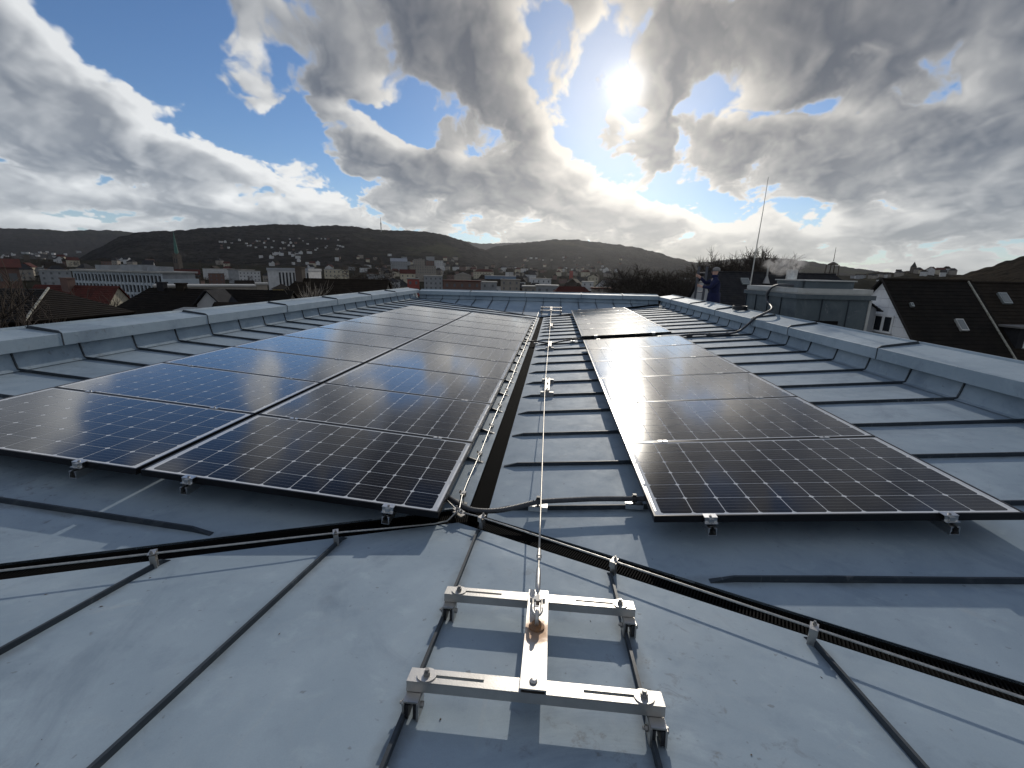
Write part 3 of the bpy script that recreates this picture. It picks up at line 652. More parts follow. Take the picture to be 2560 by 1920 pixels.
# ------------------------------------------------------------------ rope anchor frames
def slotted(m, x0, x1, y0, y1, zt, th, slots):
    """top plate with lengthwise slots"""
    ym = (y0 + y1) / 2; s = .0055; xs = x0
    m.box(x0, x1, y0, ym - s, zt - th, zt); m.box(x0, x1, ym + s, y1, zt - th, zt)
    for a, b in slots + [(x1, x1)]: m.box(xs, a, ym - s, ym + s, zt - th, zt); xs = b
def anchor_frame(label, loc, pitch, flip):
    """loc: middle of the frame on the sheet; pitch: lean of the slope; local y runs along the rope"""
    t = obj('anchor_frame', None, None, label, 'anchor frame', None, None, loc, (pitch, 0, 0))
    hw = .346; sx = .324                                # half length of the bars, seams at +-sx
    for y in (-.2175, .2175):
        m = MB(); w_ = .026; zt = .088; th = .004
        slotted(m, -hw, hw, y - w_, y + w_, zt, th, [(-hw + .05, -hw + .21), (hw - .21, hw - .05)])
        m.box(-hw, hw, y - w_, y - w_ + th, zt - .030, zt - th - .0003); m.box(-hw, hw, y + w_ - th, y + w_, zt - .030, zt - th - .0003)
        bar = m.build('crossbar', STEEL, t)
        for s in (-1, 1):
            x = s * (sx - .028)
            k = MB(); k.lathe((x, y, zt + .0004), [(.027, 0), (.027, .003)], 20); k.build('washer', STEEL, bar)
            k = MB(); k.lathe((x, y, zt + .0036), [(.010, 0), (.010, .009), (.006, .009), (.006, .016)], 6); k.build('nut', STEEL_D, bar)
        for s in (-1, 1):                               # clamp gripping the standing seam
            x = s * sx; m = MB()
            m.box(x - .020, x + .020, y - .060, y + .026, .0515, .0565); m.box(x - .022, x - .0165, y - .062, y - .006, .004, .0513); m.box(x + .0165, x + .022, y - .062, y - .006, .004, .0513)
            m.box(x - s * .02 - .045, x - s * .02 + .045, y - .012, y + .022, .0530, .0575) if False else None
            c = m.build('seam_clamp', STEEL, t)
            m = MB(); m.box(x - .0162, x - .0065, y - .058, y - .010, .006, .046); m.box(x + .0065, x + .0162, y - .058, y - .010, .006, .046); m.build('jaw', BLACK, c)
            m = MB(); m.lathe((x - .036, y - .036, .032), [(.004, 0), (.004, .006), (.0085, .006), (.0085, .013), (.0045, .013), (.0045, .058), (.0085, .058), (.0085, .066)], 6, axis=(1, 0, 0)); m.build('bolt', STEEL_D, c)
    m = MB(); a, b = -.245, .245; w_ = .036; zt = .101
    m.box(-w_, w_, a, b, zt - .004, zt); m.box(-w_, -w_ + .004, a, b, zt - .040, zt - .0043); m.box(w_ - .004, w_, a, b, zt - .040, zt - .0043)
    beam = m.build('centre_beam', BEAM, t)
    m = MB(); m.lathe((0, -.2175, zt + .0003), [(.0115, 0), (.0100, .004), (.005, .0065)], 14); m.build('rivet', STEEL, beam, smooth=True)
    m = MB(); m.box(-.024, .004, .135, .205, zt + .0004, zt + .0012); m.build('sticker', MATS['sticker'], beam)
    ey = .02
    m = MB(); m.lathe((0, ey, zt + .0004), [(.026, 0), (.026, .005), (.016, .007), (.014, .018)], 20); m.build('eye_base', RUST, t)
    m = MB(); ring = [(0, ey + .019 * sin(k * pi / 8), zt + .034 + .019 * cos(k * pi / 8)) for k in range(17)]; m.tube(ring, .0065, 8, cap=False); m.build('eye_ring', STEEL, t, smooth=True)
    return t
mat('sticker', (.45, .45, .46), .5)
def beam_material():
    m = bpy.data.materials.new('beam_steel'); m.use_nodes = True; t = NT(m.node_tree); b = t.n['Principled BSDF']
    tc = t.n.new('ShaderNodeTexCoord'); P = tc.outputs['Object']; n = t.noise(P, 9, 4, .6)
    d = t.v('LENGTH', t.v('MULTIPLY', t.v('SUBTRACT', P, (0.002, .0, .1)), (16, 11, 0)))          # rust washed out from under the eye bolt
    rs = t.m('MULTIPLY', t.ramp01(t.m('ADD', d, t.m('MULTIPLY', t.noise(P, 40, 4, .7), .9)), 1.5, .7), .75)
    t.l.new(t.mix(rs, t.mix(n, (.55, .53, .50, 1), (.46, .445, .42, 1)), (.36, .19, .08, 1)), b.inputs['Base Color'])
    t.l.new(t.m('SUBTRACT', 1.0, t.m('MULTIPLY', rs, .7)), b.inputs['Metallic']); t.l.new(t.m('MULTIPLY_ADD', rs, .25, .45), b.inputs['Roughness']); return m
BEAM = beam_material()
af1 = anchor_frame('stainless steel anchor frame clamped to two seams in the foreground', (.161, 1.2025, zN(1.2025)), -math.atan(.1535), 1)
af2 = anchor_frame('small stainless anchor frame standing at the far end of the roof', (.066, 15.15, zB(15.15)), math.atan(.165), -1)
af2.rotation_euler = (-math.atan(.165), 0, pi)

# ------------------------------------------------------------------ safety rope with its fittings
eye = Vector((.161, 1.2225, zN(1.2225) + .142))
brz = lambda x: zR(x) + .075
stops = [Vector((.105, 4.93, brz(.12) + .012)), Vector((.100, 5.58, brz(.12) + .012)), Vector((.092, 8.11, brz(.11) + .012)), Vector((.09, 8.74, brz(.11) + .012)), Vector((.085, 11.27, brz(.11) + .012)), Vector((.08, 11.90, brz(.11) + .012))]
far_eye = Vector((.066, 15.10, zB(15.1) + .14))
d0 = (stops[0] - eye).normalized()
t = thing('safety_rope', 'thin steel safety rope stretched along the roof from anchor frame to anchor frame', 'rope', loc=eye)
L_ = lambda s: d0 * s
path = [L_(.40)] + [s - eye for s in stops] + [far_eye - eye]
fine = []
for a, b in zip(path[:-1], path[1:]):
    n = 14
    for k in range(n): f = k / n; fine.append(a.lerp(b, f) + Vector((0, 0, -.012 * (b - a).length / 4 * 4 * f * (1 - f))))
MB().tube(fine + [path[-1]], .0042, 8).build('steel_cable', ROPE, t, smooth=True)
m = MB(); m.lathe(L_(.335), [(.005, 0), (.0085, .006), (.0085, .022), (.0105, .022), (.0105, .034), (.0085, .034), (.0080, .070), (.0052, .082)], 12, axis=d0); m.build('swaged_end', STEEL, t, smooth=False)
m = MB(); m.lathe(L_(.105), [(.004, 0), (.004, .035), (.0075, .04), (.0095, .075), (.0095, .125), (.0075, .17), (.004, .176), (.004, .236)], 12, axis=d0); m.build('turnbuckle', STEEL, t, smooth=True)
m = MB(); sh = []
for k in range(13):
    a = pi * k / 12; sh.append(L_(.052 - .030 * sin(a) + 0) + Vector((.015 * cos(a), 0, 0)))
sh = [L_(.098) + Vector((.015, 0, 0))] + sh + [L_(.098) + Vector((-.015, 0, 0))]
m.tube(sh, .0055, 8); m.build('shackle', STEEL, t, smooth=True)
m = MB(); m.lathe(L_(.094) + Vector((-.026, 0, 0)), [(.0085, 0), (.0085, .008), (.005, .008), (.005, .044), (.0085, .044), (.0085, .052)], 8, axis=(1, 0, 0)); m.box(-.006, .006, L_(.1).y - .016, L_(.1).y + .016, L_(.1).z - .010, L_(.1).z + .008); m.build('shackle_pin', STEEL_D, t)
def rope_bracket(label, y0, y1, x):
    z0 = zR(x); t = thing('rope_bracket', label, 'bracket', (x, (y0 + y1) / 2, z0), group='rope brackets between the anchor frames')
    h = (y1 - y0) / 2
    m = MB(); m.box(-.026, .026, -h + .02, h - .02, .070, .075); m.box(-.026, -.022, -h + .02, h - .02, .052, .0698); m.box(.022, .026, -h + .02, h - .02, .052, .0698); m.build('top_plate', STEEL, t)
    for s in (-1, 1):
        m = MB(); y = s * h; m.box(-.075, .075, y - .022, y - .009, .002, .052); m.box(-.075, .075, y + .009, y + .022, .002, .052); m.box(-.070, .070, y - .022, y + .022, .0522, .056); m.box(-.024, .024, y - .02 - s * .02, y + .02 - s * .02, .0562, .0698); m.build('seam_clamp', STEEL_D, t)
        m = MB(); m.lathe((0, s * (h - .06), .0752), [(.010, 0), (.010, .008), (.005, .008), (.005, .020)], 6); m.build('bolt', STEEL_D, t)
    m = MB(); m.box(-.006, .012, -.02, .02, .0752, .092); m.build('rope_guide', BLACK, t)
rope_bracket('steel rope bracket standing on two seams, nearest the foreground frame', 4.95, 5.58, .130)
rope_bracket('steel rope bracket where the black cable crosses the gutter', 8.11, 8.74, .118)
rope_bracket('small steel rope bracket in front of the far anchor frame', 11.27, 11.90, .112)

# ------------------------------------------------------------------ cable conduits
def smoothp(P, n=2):
    P = [Vector(p) for p in P]
    for _ in range(n):
        q = [P[0]]
        for a, b in zip(P[:-1], P[1:]): q += [a * .75 + b * .25, a * .25 + b * .75]
        P = q + [P[-1]]
    return P
def conduit(label, P, r, ribbed, clips=(), mtl=None):
    P = smoothp(P, 3); o = P[0].copy(); P = [p - o for p in P]
    t = thing('cable_conduit', label, 'cable', loc=o)
    if ribbed:
        Q = []; R = []; acc = 0
        for a, b in zip(P[:-1], P[1:]):
            n = max(1, int((b - a).length / .0035))
            for k in range(n): Q.append(a.lerp(b, k / n)); R.append(r * (1.0 if acc % 2 else .90)); acc += 1
        MB().tube(Q, R, 10).build('tube', mtl or CONDUIT, t, smooth=False)
    else: MB().tube(P, r, 10).build('tube', mtl or CONDUIT, t, smooth=True)
    for c, s in clips:
        c = Vector(c) - o; m = MB(); m.box(c.x - .055 * s, c.x + .055 * s, c.y - .026, c.y - .022, c.z - .052, c.z - .024); m.box(c.x - .055 * s, c.x + .055 * s, c.y - .0218, c.y + .022, c.z - .0275, c.z - .0240)
        k = m.build('holder_plate', ALU, t)
        m = MB(); m.lathe((c.x - .013, c.y, c.z), [(r * 1.28, 0), (r * 1.28, .026)], 12, axis=(1, 0, 0)); m.box(c.x - .010, c.x + .010, c.y - .010, c.y + .010, c.z + r, c.z + r + .014); m.box(c.x - .006, c.x + .006, c.y - .006, c.y + .006, c.z - .026, c.z); m.build('pipe_clip', BLACK, t)
    return t
CONDUIT = mat('grey_conduit', (.060, .062, .070), .5, col2=(.045, .047, .054), scale=20)
c1 = [(-.62, 2.60, zL(-.62) + .05), (-.45, 2.46, .105), (-.34, 2.36, .10), (-.24, 2.30, .098), (-.10, 2.30, .105), (.03, 2.345, .122), (.12, 2.385, .135), (.28, 2.395, .150), (.47, 2.412, .164), (.69, 2.41, .178), (.95, 2.44, .185), (1.2, 2.5, .20)]
conduit('ribbed grey cable conduit bridging the gutter between the front panels', c1, .0155, True, [((.128, 2.387, .137), 1), ((.675, 2.409, .178), .9)])
c2 = [(-.62, 8.86, zL(-.6) + .05), (-.40, 8.83, .10), (-.16, 8.80, .112), (.02, 8.66, .110), (.12, 8.62, .105), (.30, 8.68, .140), (.55, 8.80, .172), (.74, 8.85, .185), (1.1, 8.5, .20)]
conduit('black cable conduit crossing the gutter near the middle of the rope', c2, .0155, True, [((-.16, 8.80, .112), .7), ((.55, 8.80, .172), .8)], BLACK)
c3 = [(2.05, 8.42, zR(2.05) + .06), (2.45, 8.70, zR(2.45) + .05), (2.80, 8.80, .345), (3.10, 8.72, .365), (3.34, 8.66, .388), (3.55, 8.72, .41), (3.68, 8.82, .46), (3.765, 8.72, .60), (3.79, 8.56, .72), (3.90, 8.46, .80), (4.12, 8.70, .86), (4.33, 9.30, .90), (4.352, 9.55, .98), (4.352, 9.57, 1.10), (4.36, 9.42, 1.235), (4.39, 9.22, 1.285), (4.47, 9.0, 1.285), (4.56, 8.90, 1.275), (4.62, 8.88, 1.27)]
conduit('dark cable climbing over the parapet and curving into the chimney cover', c3, .021, False, [], CONDUIT)
for k, (x, lab) in enumerate(((2.72, 'black cable clip block on the seam, nearest the panels'), (3.08, 'black cable clip block in the middle of the side seam'), (3.40, 'black cable clip block on the seam, nearest the parapet'))):
    t = thing('cable_clip', lab, 'clip', (x, 8.74, zR(x)), group='clips along the side seam')
    m = MB(); m.box(-.05, .05, -.022, .022, .012, .050); m.box(-.016, .016, -.03, .03, .0502, .075); m.build('clip_block', BLACK, t)
    m = MB(); m.lathe((0, 0, .0752), [(.012, 0), (.012, .006), (.006, .006), (.006, .02)], 6); m.build('bolt', STEEL_D, t)
# ------------------------------------------------------------------ chimney cover, rod and person beyond the right parapet
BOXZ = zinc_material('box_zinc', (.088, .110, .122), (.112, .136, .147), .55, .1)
PALE = mat('pale_lid', (.52, .52, .50), .45, .4, (.44, .44, .42), 5, dirt=(.30, .29, .26), dscale=3)
t = thing('chimney_cover', 'grey metal clad chimney block with stepped lids behind the parapet', 'chimney', (4.42, 8.52, .70))
x1, y1 = 1.22, 2.20
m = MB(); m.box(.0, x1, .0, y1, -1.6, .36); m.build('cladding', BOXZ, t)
m = MB(); m.box(-.03, .74, -.012, y1 * .98, -.075, -.012); m.build('foot_shade_strip', MATS['gutter_bottom'], t)  # black strip painting the shade of the recess where the block overhangs the coping
for yy in (.55, 1.10, 1.65, 2.15): m = MB(); m.box(-.020, -.0005, yy - .006, yy + .006, .0, .355); m.build('cladding_seam', ZINC_SEAM, t)
for xx in (.42, .86): m = MB(); m.box(xx - .006, xx + .006, -.016, -.0005, -.25, .355); m.build('cladding_seam', ZINC_SEAM, t)
m = MB(); m.box(x1 - .03, x1 + .012, -.014, .03, -.6, .352); m.build('corner_strip', PALE, t)
m = MB(); m.box(-.045, x1 + .045, -.045, y1 + .045, .362, .440); m.build('rim', BOXZ, t)
m = MB(); m.box(-.005, x1 - .02, .0, y1 - .05, .4405, .4600); m.box(-.02, x1 - .005, -.015, y1 - .035, .4602, .540); m.build('cover_slab', PALE, t)
m = MB(); m.box(.18, x1 - .22, .18, 1.25, .5405, .665); m.box(.10, .17, .22, .60, .5405, .66); m.build('vent_box', BOXZ, t)
m = MB(); m.box(.15, x1 - .19, .15, 1.28, .6655, .685); m.build('vent_lid', PALE, t)
m = MB(); m.lathe((.32, 1.00, .6853), [(.095, 0), (.095, .17), (.100, .17), (.100, .185), (.082, .185), (.082, .06)], 20); m.build('flue_pipe', ALU, t, smooth=False)
m = MB(); m.lathe((-.10, .42, .0), [(.10, 0), (.10, .085), (.08, .09)], 16); m.build('coil_of_cable', BLACK, t) if False else None
t2 = thing('cable_coil', 'flat coil of black cable lying on the coping by the chimney block', 'cable coil', (4.10, 10.15, .725))
m = MB()
for k in range(5): m.tube([(.13 * cos(a * pi / 14), .19 * sin(a * pi / 14), .012 + .016 * k + .004 * sin(a)) for a in range(29)], .009, 6, cap=False)
m.build('loops', BLACK, t2, smooth=True)
# air terminal rod
t = thing('lightning_rod', 'tall thin lightning rod standing by the chimney block', 'rod', (4.60, 11.05, .6))
m = MB(); m.tube([(0, 0, -1.0), (0, -.02, .6), (0, -.06, 1.4), (0, -.13, 2.2), (0, -.155, 2.89)], [.016, .016, .012, .008, .005], 8); m.build('rod', STEEL, t, smooth=True)
m = MB(); m.box(-.05, .05, -.03, .03, -.9, -.7); m.build('foot', STEEL_D, t)
# small roof flue with flashing on the house behind is built with that house; lower flat roof where the man stands
m = MB(); m.box(4.30, 9.0, 11.2, 19.0, -.30, -.12); m.box(4.30, 9.0, 11.2, 19.0, -9.2, -.301)
m.build('annex_building', MATS['white_plaster'], None, label='lower flat annex roof beside the building where the man stands', cat='building')

# ---- the ladder top he holds
LADM = mat('ladder_grey', (.09, .095, .11), .5, .3)
lad = thing('ladder', 'aluminium ladder held upright by the man in blue', 'ladder', (4.42, 14.35, -.12))
for dx, dy in ((-.03, .12), (.13, -.12)):
    m = MB(); m.bar((dx, dy, 0), (dx + .05, dy, 1.80), .065, .025, up=(0, 1, 0), base=False); m.build('rail', LADM, lad)
for k in range(6):
    z = .22 + .28 * k; m = MB(); m.tube([(-.03 + .028 * z, .115, z), (.13 + .028 * z, -.115, z)], .014, 8); m.build('rung', LADM, lad)

# ---- the man: one continuous skinned body, hair as a child
def make_person():
    J = {}
    def j(n, x, y, z, r): J[n] = (Vector((x, y, z)), r)
    # local frame: faces -X, stands at the origin
    j('pelvis', 0, 0, .93, .165); j('waist', .0, 0, 1.08, .165); j('chest', -.005, 0, 1.28, .175); j('upper', -.005, 0, 1.43, .14); j('neck', -.02, 0, 1.525, .060); j('jaw', -.045, 0, 1.585, .066); j('head', -.030, 0, 1.665, .092); j('crown', -.020, 0, 1.735, .070)
    for s, nm in ((1, 'l'), (-1, 'r')):
        up = .13 if s > 0 else .0
        j('sh' + nm, -.01, .175 * s, 1.42, .082)
        if s > 0: j('el' + nm, -.22, .24, 1.33, .060); j('wr' + nm, -.40, .12, 1.50, .040); j('ha' + nm, -.47, .09, 1.53, .036)
        else: j('el' + nm, -.16, -.27, 1.22, .062); j('wr' + nm, -.36, -.16, 1.24, .040); j('ha' + nm, -.43, -.13, 1.26, .036)
        j('hip' + nm, .01, .10 * s, .86, .115); j('kn' + nm, -.02, .11 * s, .48, .075); j('an' + nm, .02, .115 * s, .09, .050); j('to' + nm, -.16, .125 * s, .04, .042)
    E = [('pelvis', 'waist'), ('waist', 'chest'), ('chest', 'upper'), ('upper', 'neck'), ('neck', 'jaw'), ('jaw', 'head'), ('head', 'crown')]
    for nm in 'lr': E += [('upper', 'sh' + nm), ('sh' + nm, 'el' + nm), ('el' + nm, 'wr' + nm), ('wr' + nm, 'ha' + nm), ('pelvis', 'hip' + nm), ('hip' + nm, 'kn' + nm), ('kn' + nm, 'an' + nm), ('an' + nm, 'to' + nm)]
    for nm in 'lr':                                      # fingers and thumb curl round the ladder
        h, r = J['ha' + nm]; w_, _ = J['wr' + nm]; d = (h - w_).normalized(); up = Vector((0, 0, 1))
        for k in range(4):
            off = up * (.030 - .020 * k); a = h + d * .035 + off; b = a + d * .030 + Vector((0, -.018, 0)); c = b + Vector((-.004, -.030, 0))
            for q, (p, rr) in enumerate(((a, .0100), (b, .0090), (c, .0080))): J[f'f{nm}{k}{q}'] = (p, rr)
            E += [('ha' + nm, f'f{nm}{k}0'), (f'f{nm}{k}0', f'f{nm}{k}1'), (f'f{nm}{k}1', f'f{nm}{k}2')]
        a = h + Vector((-.010, -.030, .020)); b = a + d * .035; J['t' + nm + '0'] = (a, .011); J['t' + nm + '1'] = (b, .009); E += [('ha' + nm, 't' + nm + '0'), ('t' + nm + '0', 't' + nm + '1')]
    names = list(J); idx = {n: i for i, n in enumerate(names)}
    me = bpy.data.meshes.new('person'); me.from_pydata([J[n][0] for n in names], [(idx[a], idx[b]) for a, b in E], [])
    o = bpy.data.objects.new('person_rig', me); COL.objects.link(o)
    md = o.modifiers.new('skin', 'SKIN'); md.use_smooth_shade = True; md.branch_smoothing = .3
    for i, n in enumerate(names):
        sv = me.skin_vertices[0].data[i]; r = J[n][1]; sv.radius = (r, r * (1.12 if n in ('chest', 'waist', 'pelvis', 'upper') else 1.0)); sv.use_root = (n == 'pelvis')
    o.modifiers.new('sub', 'SUBSURF').levels = 2; o.modifiers['sub'].render_levels = 2
    dg = bpy.context.evaluated_depsgraph_get(); ev = bpy.data.meshes.new_from_object(o.evaluated_get(dg))
    bpy.data.objects.remove(o)
    ev.name = 'person_body'; ev.materials.clear()
    for mm in (mat('skin', (.55, .33, .25), .55), mat('blue_jacket', (.005, .009, .055), .9, col2=(.003, .006, .035), scale=14, bump=.004, bscale=30), mat('dark_trousers', (.018, .022, .045), .85)): ev.materials.append(mm)
    for p in ev.polygons:
        c = p.center; hand = (c - J['hal'][0]).length < .10 or (c - J['har'][0]).length < .10 or ((c - J['wrl'][0]).length < .03)
        p.material_index = 0 if (c.z > 1.535 or hand) and not (c.z < 1.57 and abs(c.x) > .3 and not hand) else (1 if c.z > .80 else 2)
        p.use_smooth = True
    body = obj('person', ev, None, 'man with short grey hair and dark glasses in a blue jacket holding a ladder', 'person', None, None, (4.66, 13.55, -.12), (0, 0, R_(-8)))
    # jacket skirt, hair, nose, ears, glasses as worn pieces
    m = MB(); m.lathe((.0, 0, .74), [(.205, 0), (.20, .10), (.185, .25), (.18, .34)], 18); q = m.build('jacket_hem', MATS['blue_jacket'], body, smooth=True); q.scale = (.92, 1.08, 1)
    m = MB(); m.lathe((-.03, 0, 1.50), [(.085, 0), (.088, .05), (.070, .075)], 14); m.build('collar', MATS['blue_jacket'], body, smooth=True)
    m = MB()
    for i in range(9):
        for k in range(16):
            pass
    prof = [(.100, 0), (.104, .03), (.100, .06), (.080, .092), (.045, .110), (.005, .116)]
    m.lathe((-.012, 0, 1.668), prof, 16); m.build('hair', mat('grey_hair', (.26, .25, .24), .9, col2=(.17, .165, .16), scale=60, bump=.006, bscale=90), body, smooth=True)
    m = MB(); m.raw([(-.115, 0, 1.665), (-.118, .012, 1.632), (-.118, -.012, 1.632), (-.140, 0, 1.630)], [(0, 1, 3), (0, 3, 2), (1, 2, 3), (0, 2, 1)]); m.build('nose', MATS['skin'], body)
    m = MB(); m.box(-.135, -.118, -.062, -.010, 1.655, 1.682); m.box(-.135, -.118, .010, .062, 1.655, 1.682); m.box(-.132, -.125, -.0098, .0098, 1.668, 1.676); m.box(-.12, .02, -.108, -.104, 1.668, 1.674); m.box(-.12, .02, .104, .108, 1.668, 1.674); m.build('glasses', BLACK, body)
    m = MB(); m.box(-.119, -.105, -.024, .024, 1.598, 1.606); m.build('mouth', mat('lips', (.35, .14, .12), .6), body)
    for s in (-1, 1): m = MB(); m.lathe((-.01, s * .092, 1.655), [(.008, -.026), (.016, -.01), (.018, .012), (.008, .026)], 8); m.build('ear', MATS['skin'], body, smooth=True)
make_person()
# ------------------------------------------------------------------ ground and hills
from mathutils.bvhtree import BVHTree
from mathutils import noise as MN
GRASS = mat('winter_ground', (.024, .023, .018), 1.0, spec=0.0, col2=(.014, .014, .011), scale=.03, dirt=(.040, .035, .026), dscale=.012, damt=.7)
def gz(x, y):
    r = math.hypot(x, y); K = ((0, -9.5), (45, -9.5), (130, -14), (220, -18), (400, -18), (700, -12), (1000, -4), (1450, 8), (20000, 8))
    for (a, za), (b, zb) in zip(K[:-1], K[1:]):
        if r <= b: return za + (zb - za) * (r - a) / (b - a)
    return 8.0
m = MB(); rings = [0, 20, 45, 80, 130, 170, 220, 300, 400, 550, 700, 850, 1000, 1200, 1450, 1800, 2500, 5000, 9000, 14000]; n = 64; ids = []
for r in rings:
    ids.append(len(m.v))
    for k in range(n): a = 2 * pi * k / n; m.v.append((r * cos(a), r * sin(a), gz(r * cos(a), r * sin(a))))
for i in range(len(rings) - 1):
    for k in range(n): m.f.append((ids[i] + k, ids[i + 1] + k, ids[i + 1] + (k + 1) % n, ids[i] + (k + 1) % n)); m.mi.append(0)
m.build('ground', GRASS, None, smooth=True, label='dull winter ground between the houses of the town', kind='structure')

def forest(name, a, b, c, sc):
    m = bpy.data.materials.new(name); m.use_nodes = True; t = NT(m.node_tree); bs = t.n['Principled BSDF']
    g = t.n.new('ShaderNodeNewGeometry'); P = t.v('MULTIPLY', g.outputs['Position'], (1, 1, 1.6))
    n1 = t.noise(P, .0035 * sc, 6, .62, .6); n2 = t.noise(P, .035 * sc, 5, .7)
    c1 = t.mix(t.ramp01(n1, .38, .62), (*a, 1), (*b, 1)); c1 = t.mix(t.m('MULTIPLY', t.ramp01(n2, .46, .60), .85), c1, (*c, 1))
    n3 = t.noise(P, .0016 * sc, 4, .6, 1.0); c1 = t.mix(t.m('MULTIPLY', t.ramp01(n3, .58, .66), .45), c1, (.060, .062, .034, 1))
    t.l.new(c1, bs.inputs['Base Color']); bs.inputs['Roughness'].default_value = 1.0; bs.inputs['Specular IOR Level'].default_value = 0.0
    bn = t.n.new('ShaderNodeBump'); bn.inputs['Distance'].default_value = 16.0 / sc; bn.inputs['Strength'].default_value = 1.0
    t.l.new(t.noise(P, .06 * sc, 4, .7), bn.inputs['Height']); t.l.new(bn.outputs[0], bs.inputs['Normal']); return m
FOR1 = forest('bare_forest', (.014, .014, .015), (.036, .033, .031), (.004, .005, .005), 1)
FOR2 = forest('far_forest', (.030, .030, .032), (.044, .040, .040), (.018, .020, .020), .7)
FOR3 = forest('near_forest', (.030, .024, .018), (.046, .036, .026), (.014, .013, .010), 2)
BVH = {}
def hill(label, ridge, d, run_front, run_back, M, key, rough=9.0, cols=420, rows=64, power=1.5, base=-32.0, d2=None):
    """ridge: skyline given by spots of the photograph; d: distance of the skyline (d to d2 along it)"""
    d2 = d2 or d; xs = [p[0] for p in ridge]; m = MB()
    for i in range(cols + 1):
        px = xs[0] + (xs[-1] - xs[0]) * i / cols
        k = max(j for j in range(len(ridge) - 1) if ridge[j][0] <= px + 1e-6); (xa, ya), (xb, yb) = ridge[k], ridge[k + 1]
        f = (px - xa) / (xb - xa); f = f * f * (3 - 2 * f) * .5 + f * .5; py = ya + (yb - ya) * f
        dd = d + (d2 - d) * i / cols
        top = at(px, py, dd); h = Vector((top.x - CAM.x, top.y - CAM.y, 0)).normalized()
        for j in range(rows + 1):
            s = j / rows; s = -1 + s * 1.6 if False else s
            if s < .7: q = s / .7; dist = dd - run_front * (1 - q); w_ = q ** power
            else: q = (s - .7) / .3; dist = dd + run_back * q; w_ = 1 - q ** 1.6
            w_ = max(0.0, w_)
            p = CAM + h * dist; p.z = base + (top.z - base) * w_
            nz = MN.noise(p * (1 / 420.0)) * .10 * (top.z - base) * math.sin(min(1, s / .7) * pi) if s < .7 else 0
            tr = (MN.noise(Vector((p.x, p.y, 0)) * (1 / (rough * 2.6))) + .5 * MN.noise(Vector((p.x, p.y, 5)) * (1 / rough))) * rough * .42 * min(1, w_ * 3)
            p.z += nz + tr * (1 if .02 < s < .98 else 0)
            m.v.append(tuple(p))
    R1 = rows + 1
    for i in range(cols):
        for j in range(rows): m.f.append((i * R1 + j, (i + 1) * R1 + j, (i + 1) * R1 + j + 1, i * R1 + j + 1)); m.mi.append(0)
    BVH[key] = BVHTree.FromPolygons([Vector(v) for v in m.v], m.f)
    return m.build('hill', M, None, smooth=True, label=label, kind='structure')
hill('wooded ridge in the far distance behind the green spire', [(-260, 566), (0, 570), (60, 571), (120, 574), (180, 577), (215, 575), (285, 576), (335, 581), (400, 596), (560, 640)], 5200, 2600, 900, FOR2, 'farleft', 14, 300, 40)
hill('hazy far ridge showing in the dip between the two wooded hills', [(1020, 615), (1080, 586), (1115, 591), (1155, 602), (1200, 609), (1245, 608), (1300, 606), (1380, 612), (1460, 640)], 5600, 1500, 800, FOR2, 'gap', 14, 160, 30)
hill('broad wooded hill with houses on its slope and a mast on top', [(130, 668), (190, 648), (240, 622), (300, 592), (345, 581), (385, 577), (440, 577), (500, 571), (560, 567), (640, 563), (690, 560), (740, 561), (780, 566), (830, 563), (880, 565), (920, 571), (955, 575), (1000, 576), (1060, 579), (1100, 584), (1150, 599), (1200, 621), (1250, 643), (1320, 668)], 2500, 1500, 700, FOR1, 'main', 9, 620, 70, 1.25)
hill('rounded wooded hill under the low sun', [(1130, 660), (1200, 628), (1250, 614), (1290, 610), (1335, 604), (1385, 599), (1440, 599), (1490, 605), (1540, 611), (1590, 618), (1640, 630), (1690, 645), (1740, 657), (1800, 672)], 2800, 1500, 700, FOR1, 'second', 9, 420, 60, 1.3)
hill('long low wooded ridge behind the lattice tower', [(1640, 672), (1720, 657), (1770, 655), (1830, 648), (1900, 644), (1960, 646), (2010, 652), (2080, 662), (2150, 672), (2230, 684), (2330, 700)], 3600, 1500, 700, FOR2, 'right', 10, 320, 40, 1.3)
hill('small hill crowned by old houses and a tower', [(2080, 712), (2130, 694), (2175, 682), (2205, 679), (2235, 682), (2270, 676), (2310, 677), (2360, 682), (2410, 688), (2480, 708)], 1250, 500, 300, FOR3, 'castle', 6, 220, 40, 1.2)
hill('dark wooded slope rising behind the tiled house', [(2330, 712), (2390, 690), (2430, 678), (2475, 667), (2520, 652), (2570, 637), (2700, 600), (2900, 560)], 820, 420, 300, FOR3, 'rightnear', 5, 220, 50, 1.2)

# ------------------------------------------------------------------ buildings
WHITE = mat('white_wall', (.52, .52, .52), .85, col2=(.40, .40, .40), scale=.4)
CREAM = mat('cream_wall', (.46, .41, .31), .85, col2=(.38, .34, .26), scale=.5)
YELLOW = mat('yellow_wall', (.60, .46, .20), .85, col2=(.54, .41, .18), scale=.4)
BEIGE = mat('beige_wall', (.27, .24, .205), .85, col2=(.21, .19, .165), scale=.4)
GREYW = mat('grey_wall', (.27, .28, .29), .85, col2=(.21, .22, .23), scale=.4)
BRICK = mat('brick_wall', (.15, .085, .070), .9, col2=(.11, .07, .06), scale=.8)
REDB = mat('red_wall', (.28, .055, .045), .8, col2=(.22, .05, .04), scale=.5)
BLUEW = mat('blue_wall', (.13, .19, .27), .7, col2=(.12, .17, .24), scale=.5)
STONE = mat('brown_stone', (.095, .075, .060), .9, col2=(.065, .052, .042), scale=.6)
COPPER = mat('green_copper', (.060, .165, .135), .8, col2=(.045, .12, .10), scale=.4)
GLASS = mat('window_glass', (.020, .024, .030), .12, spec=.6)
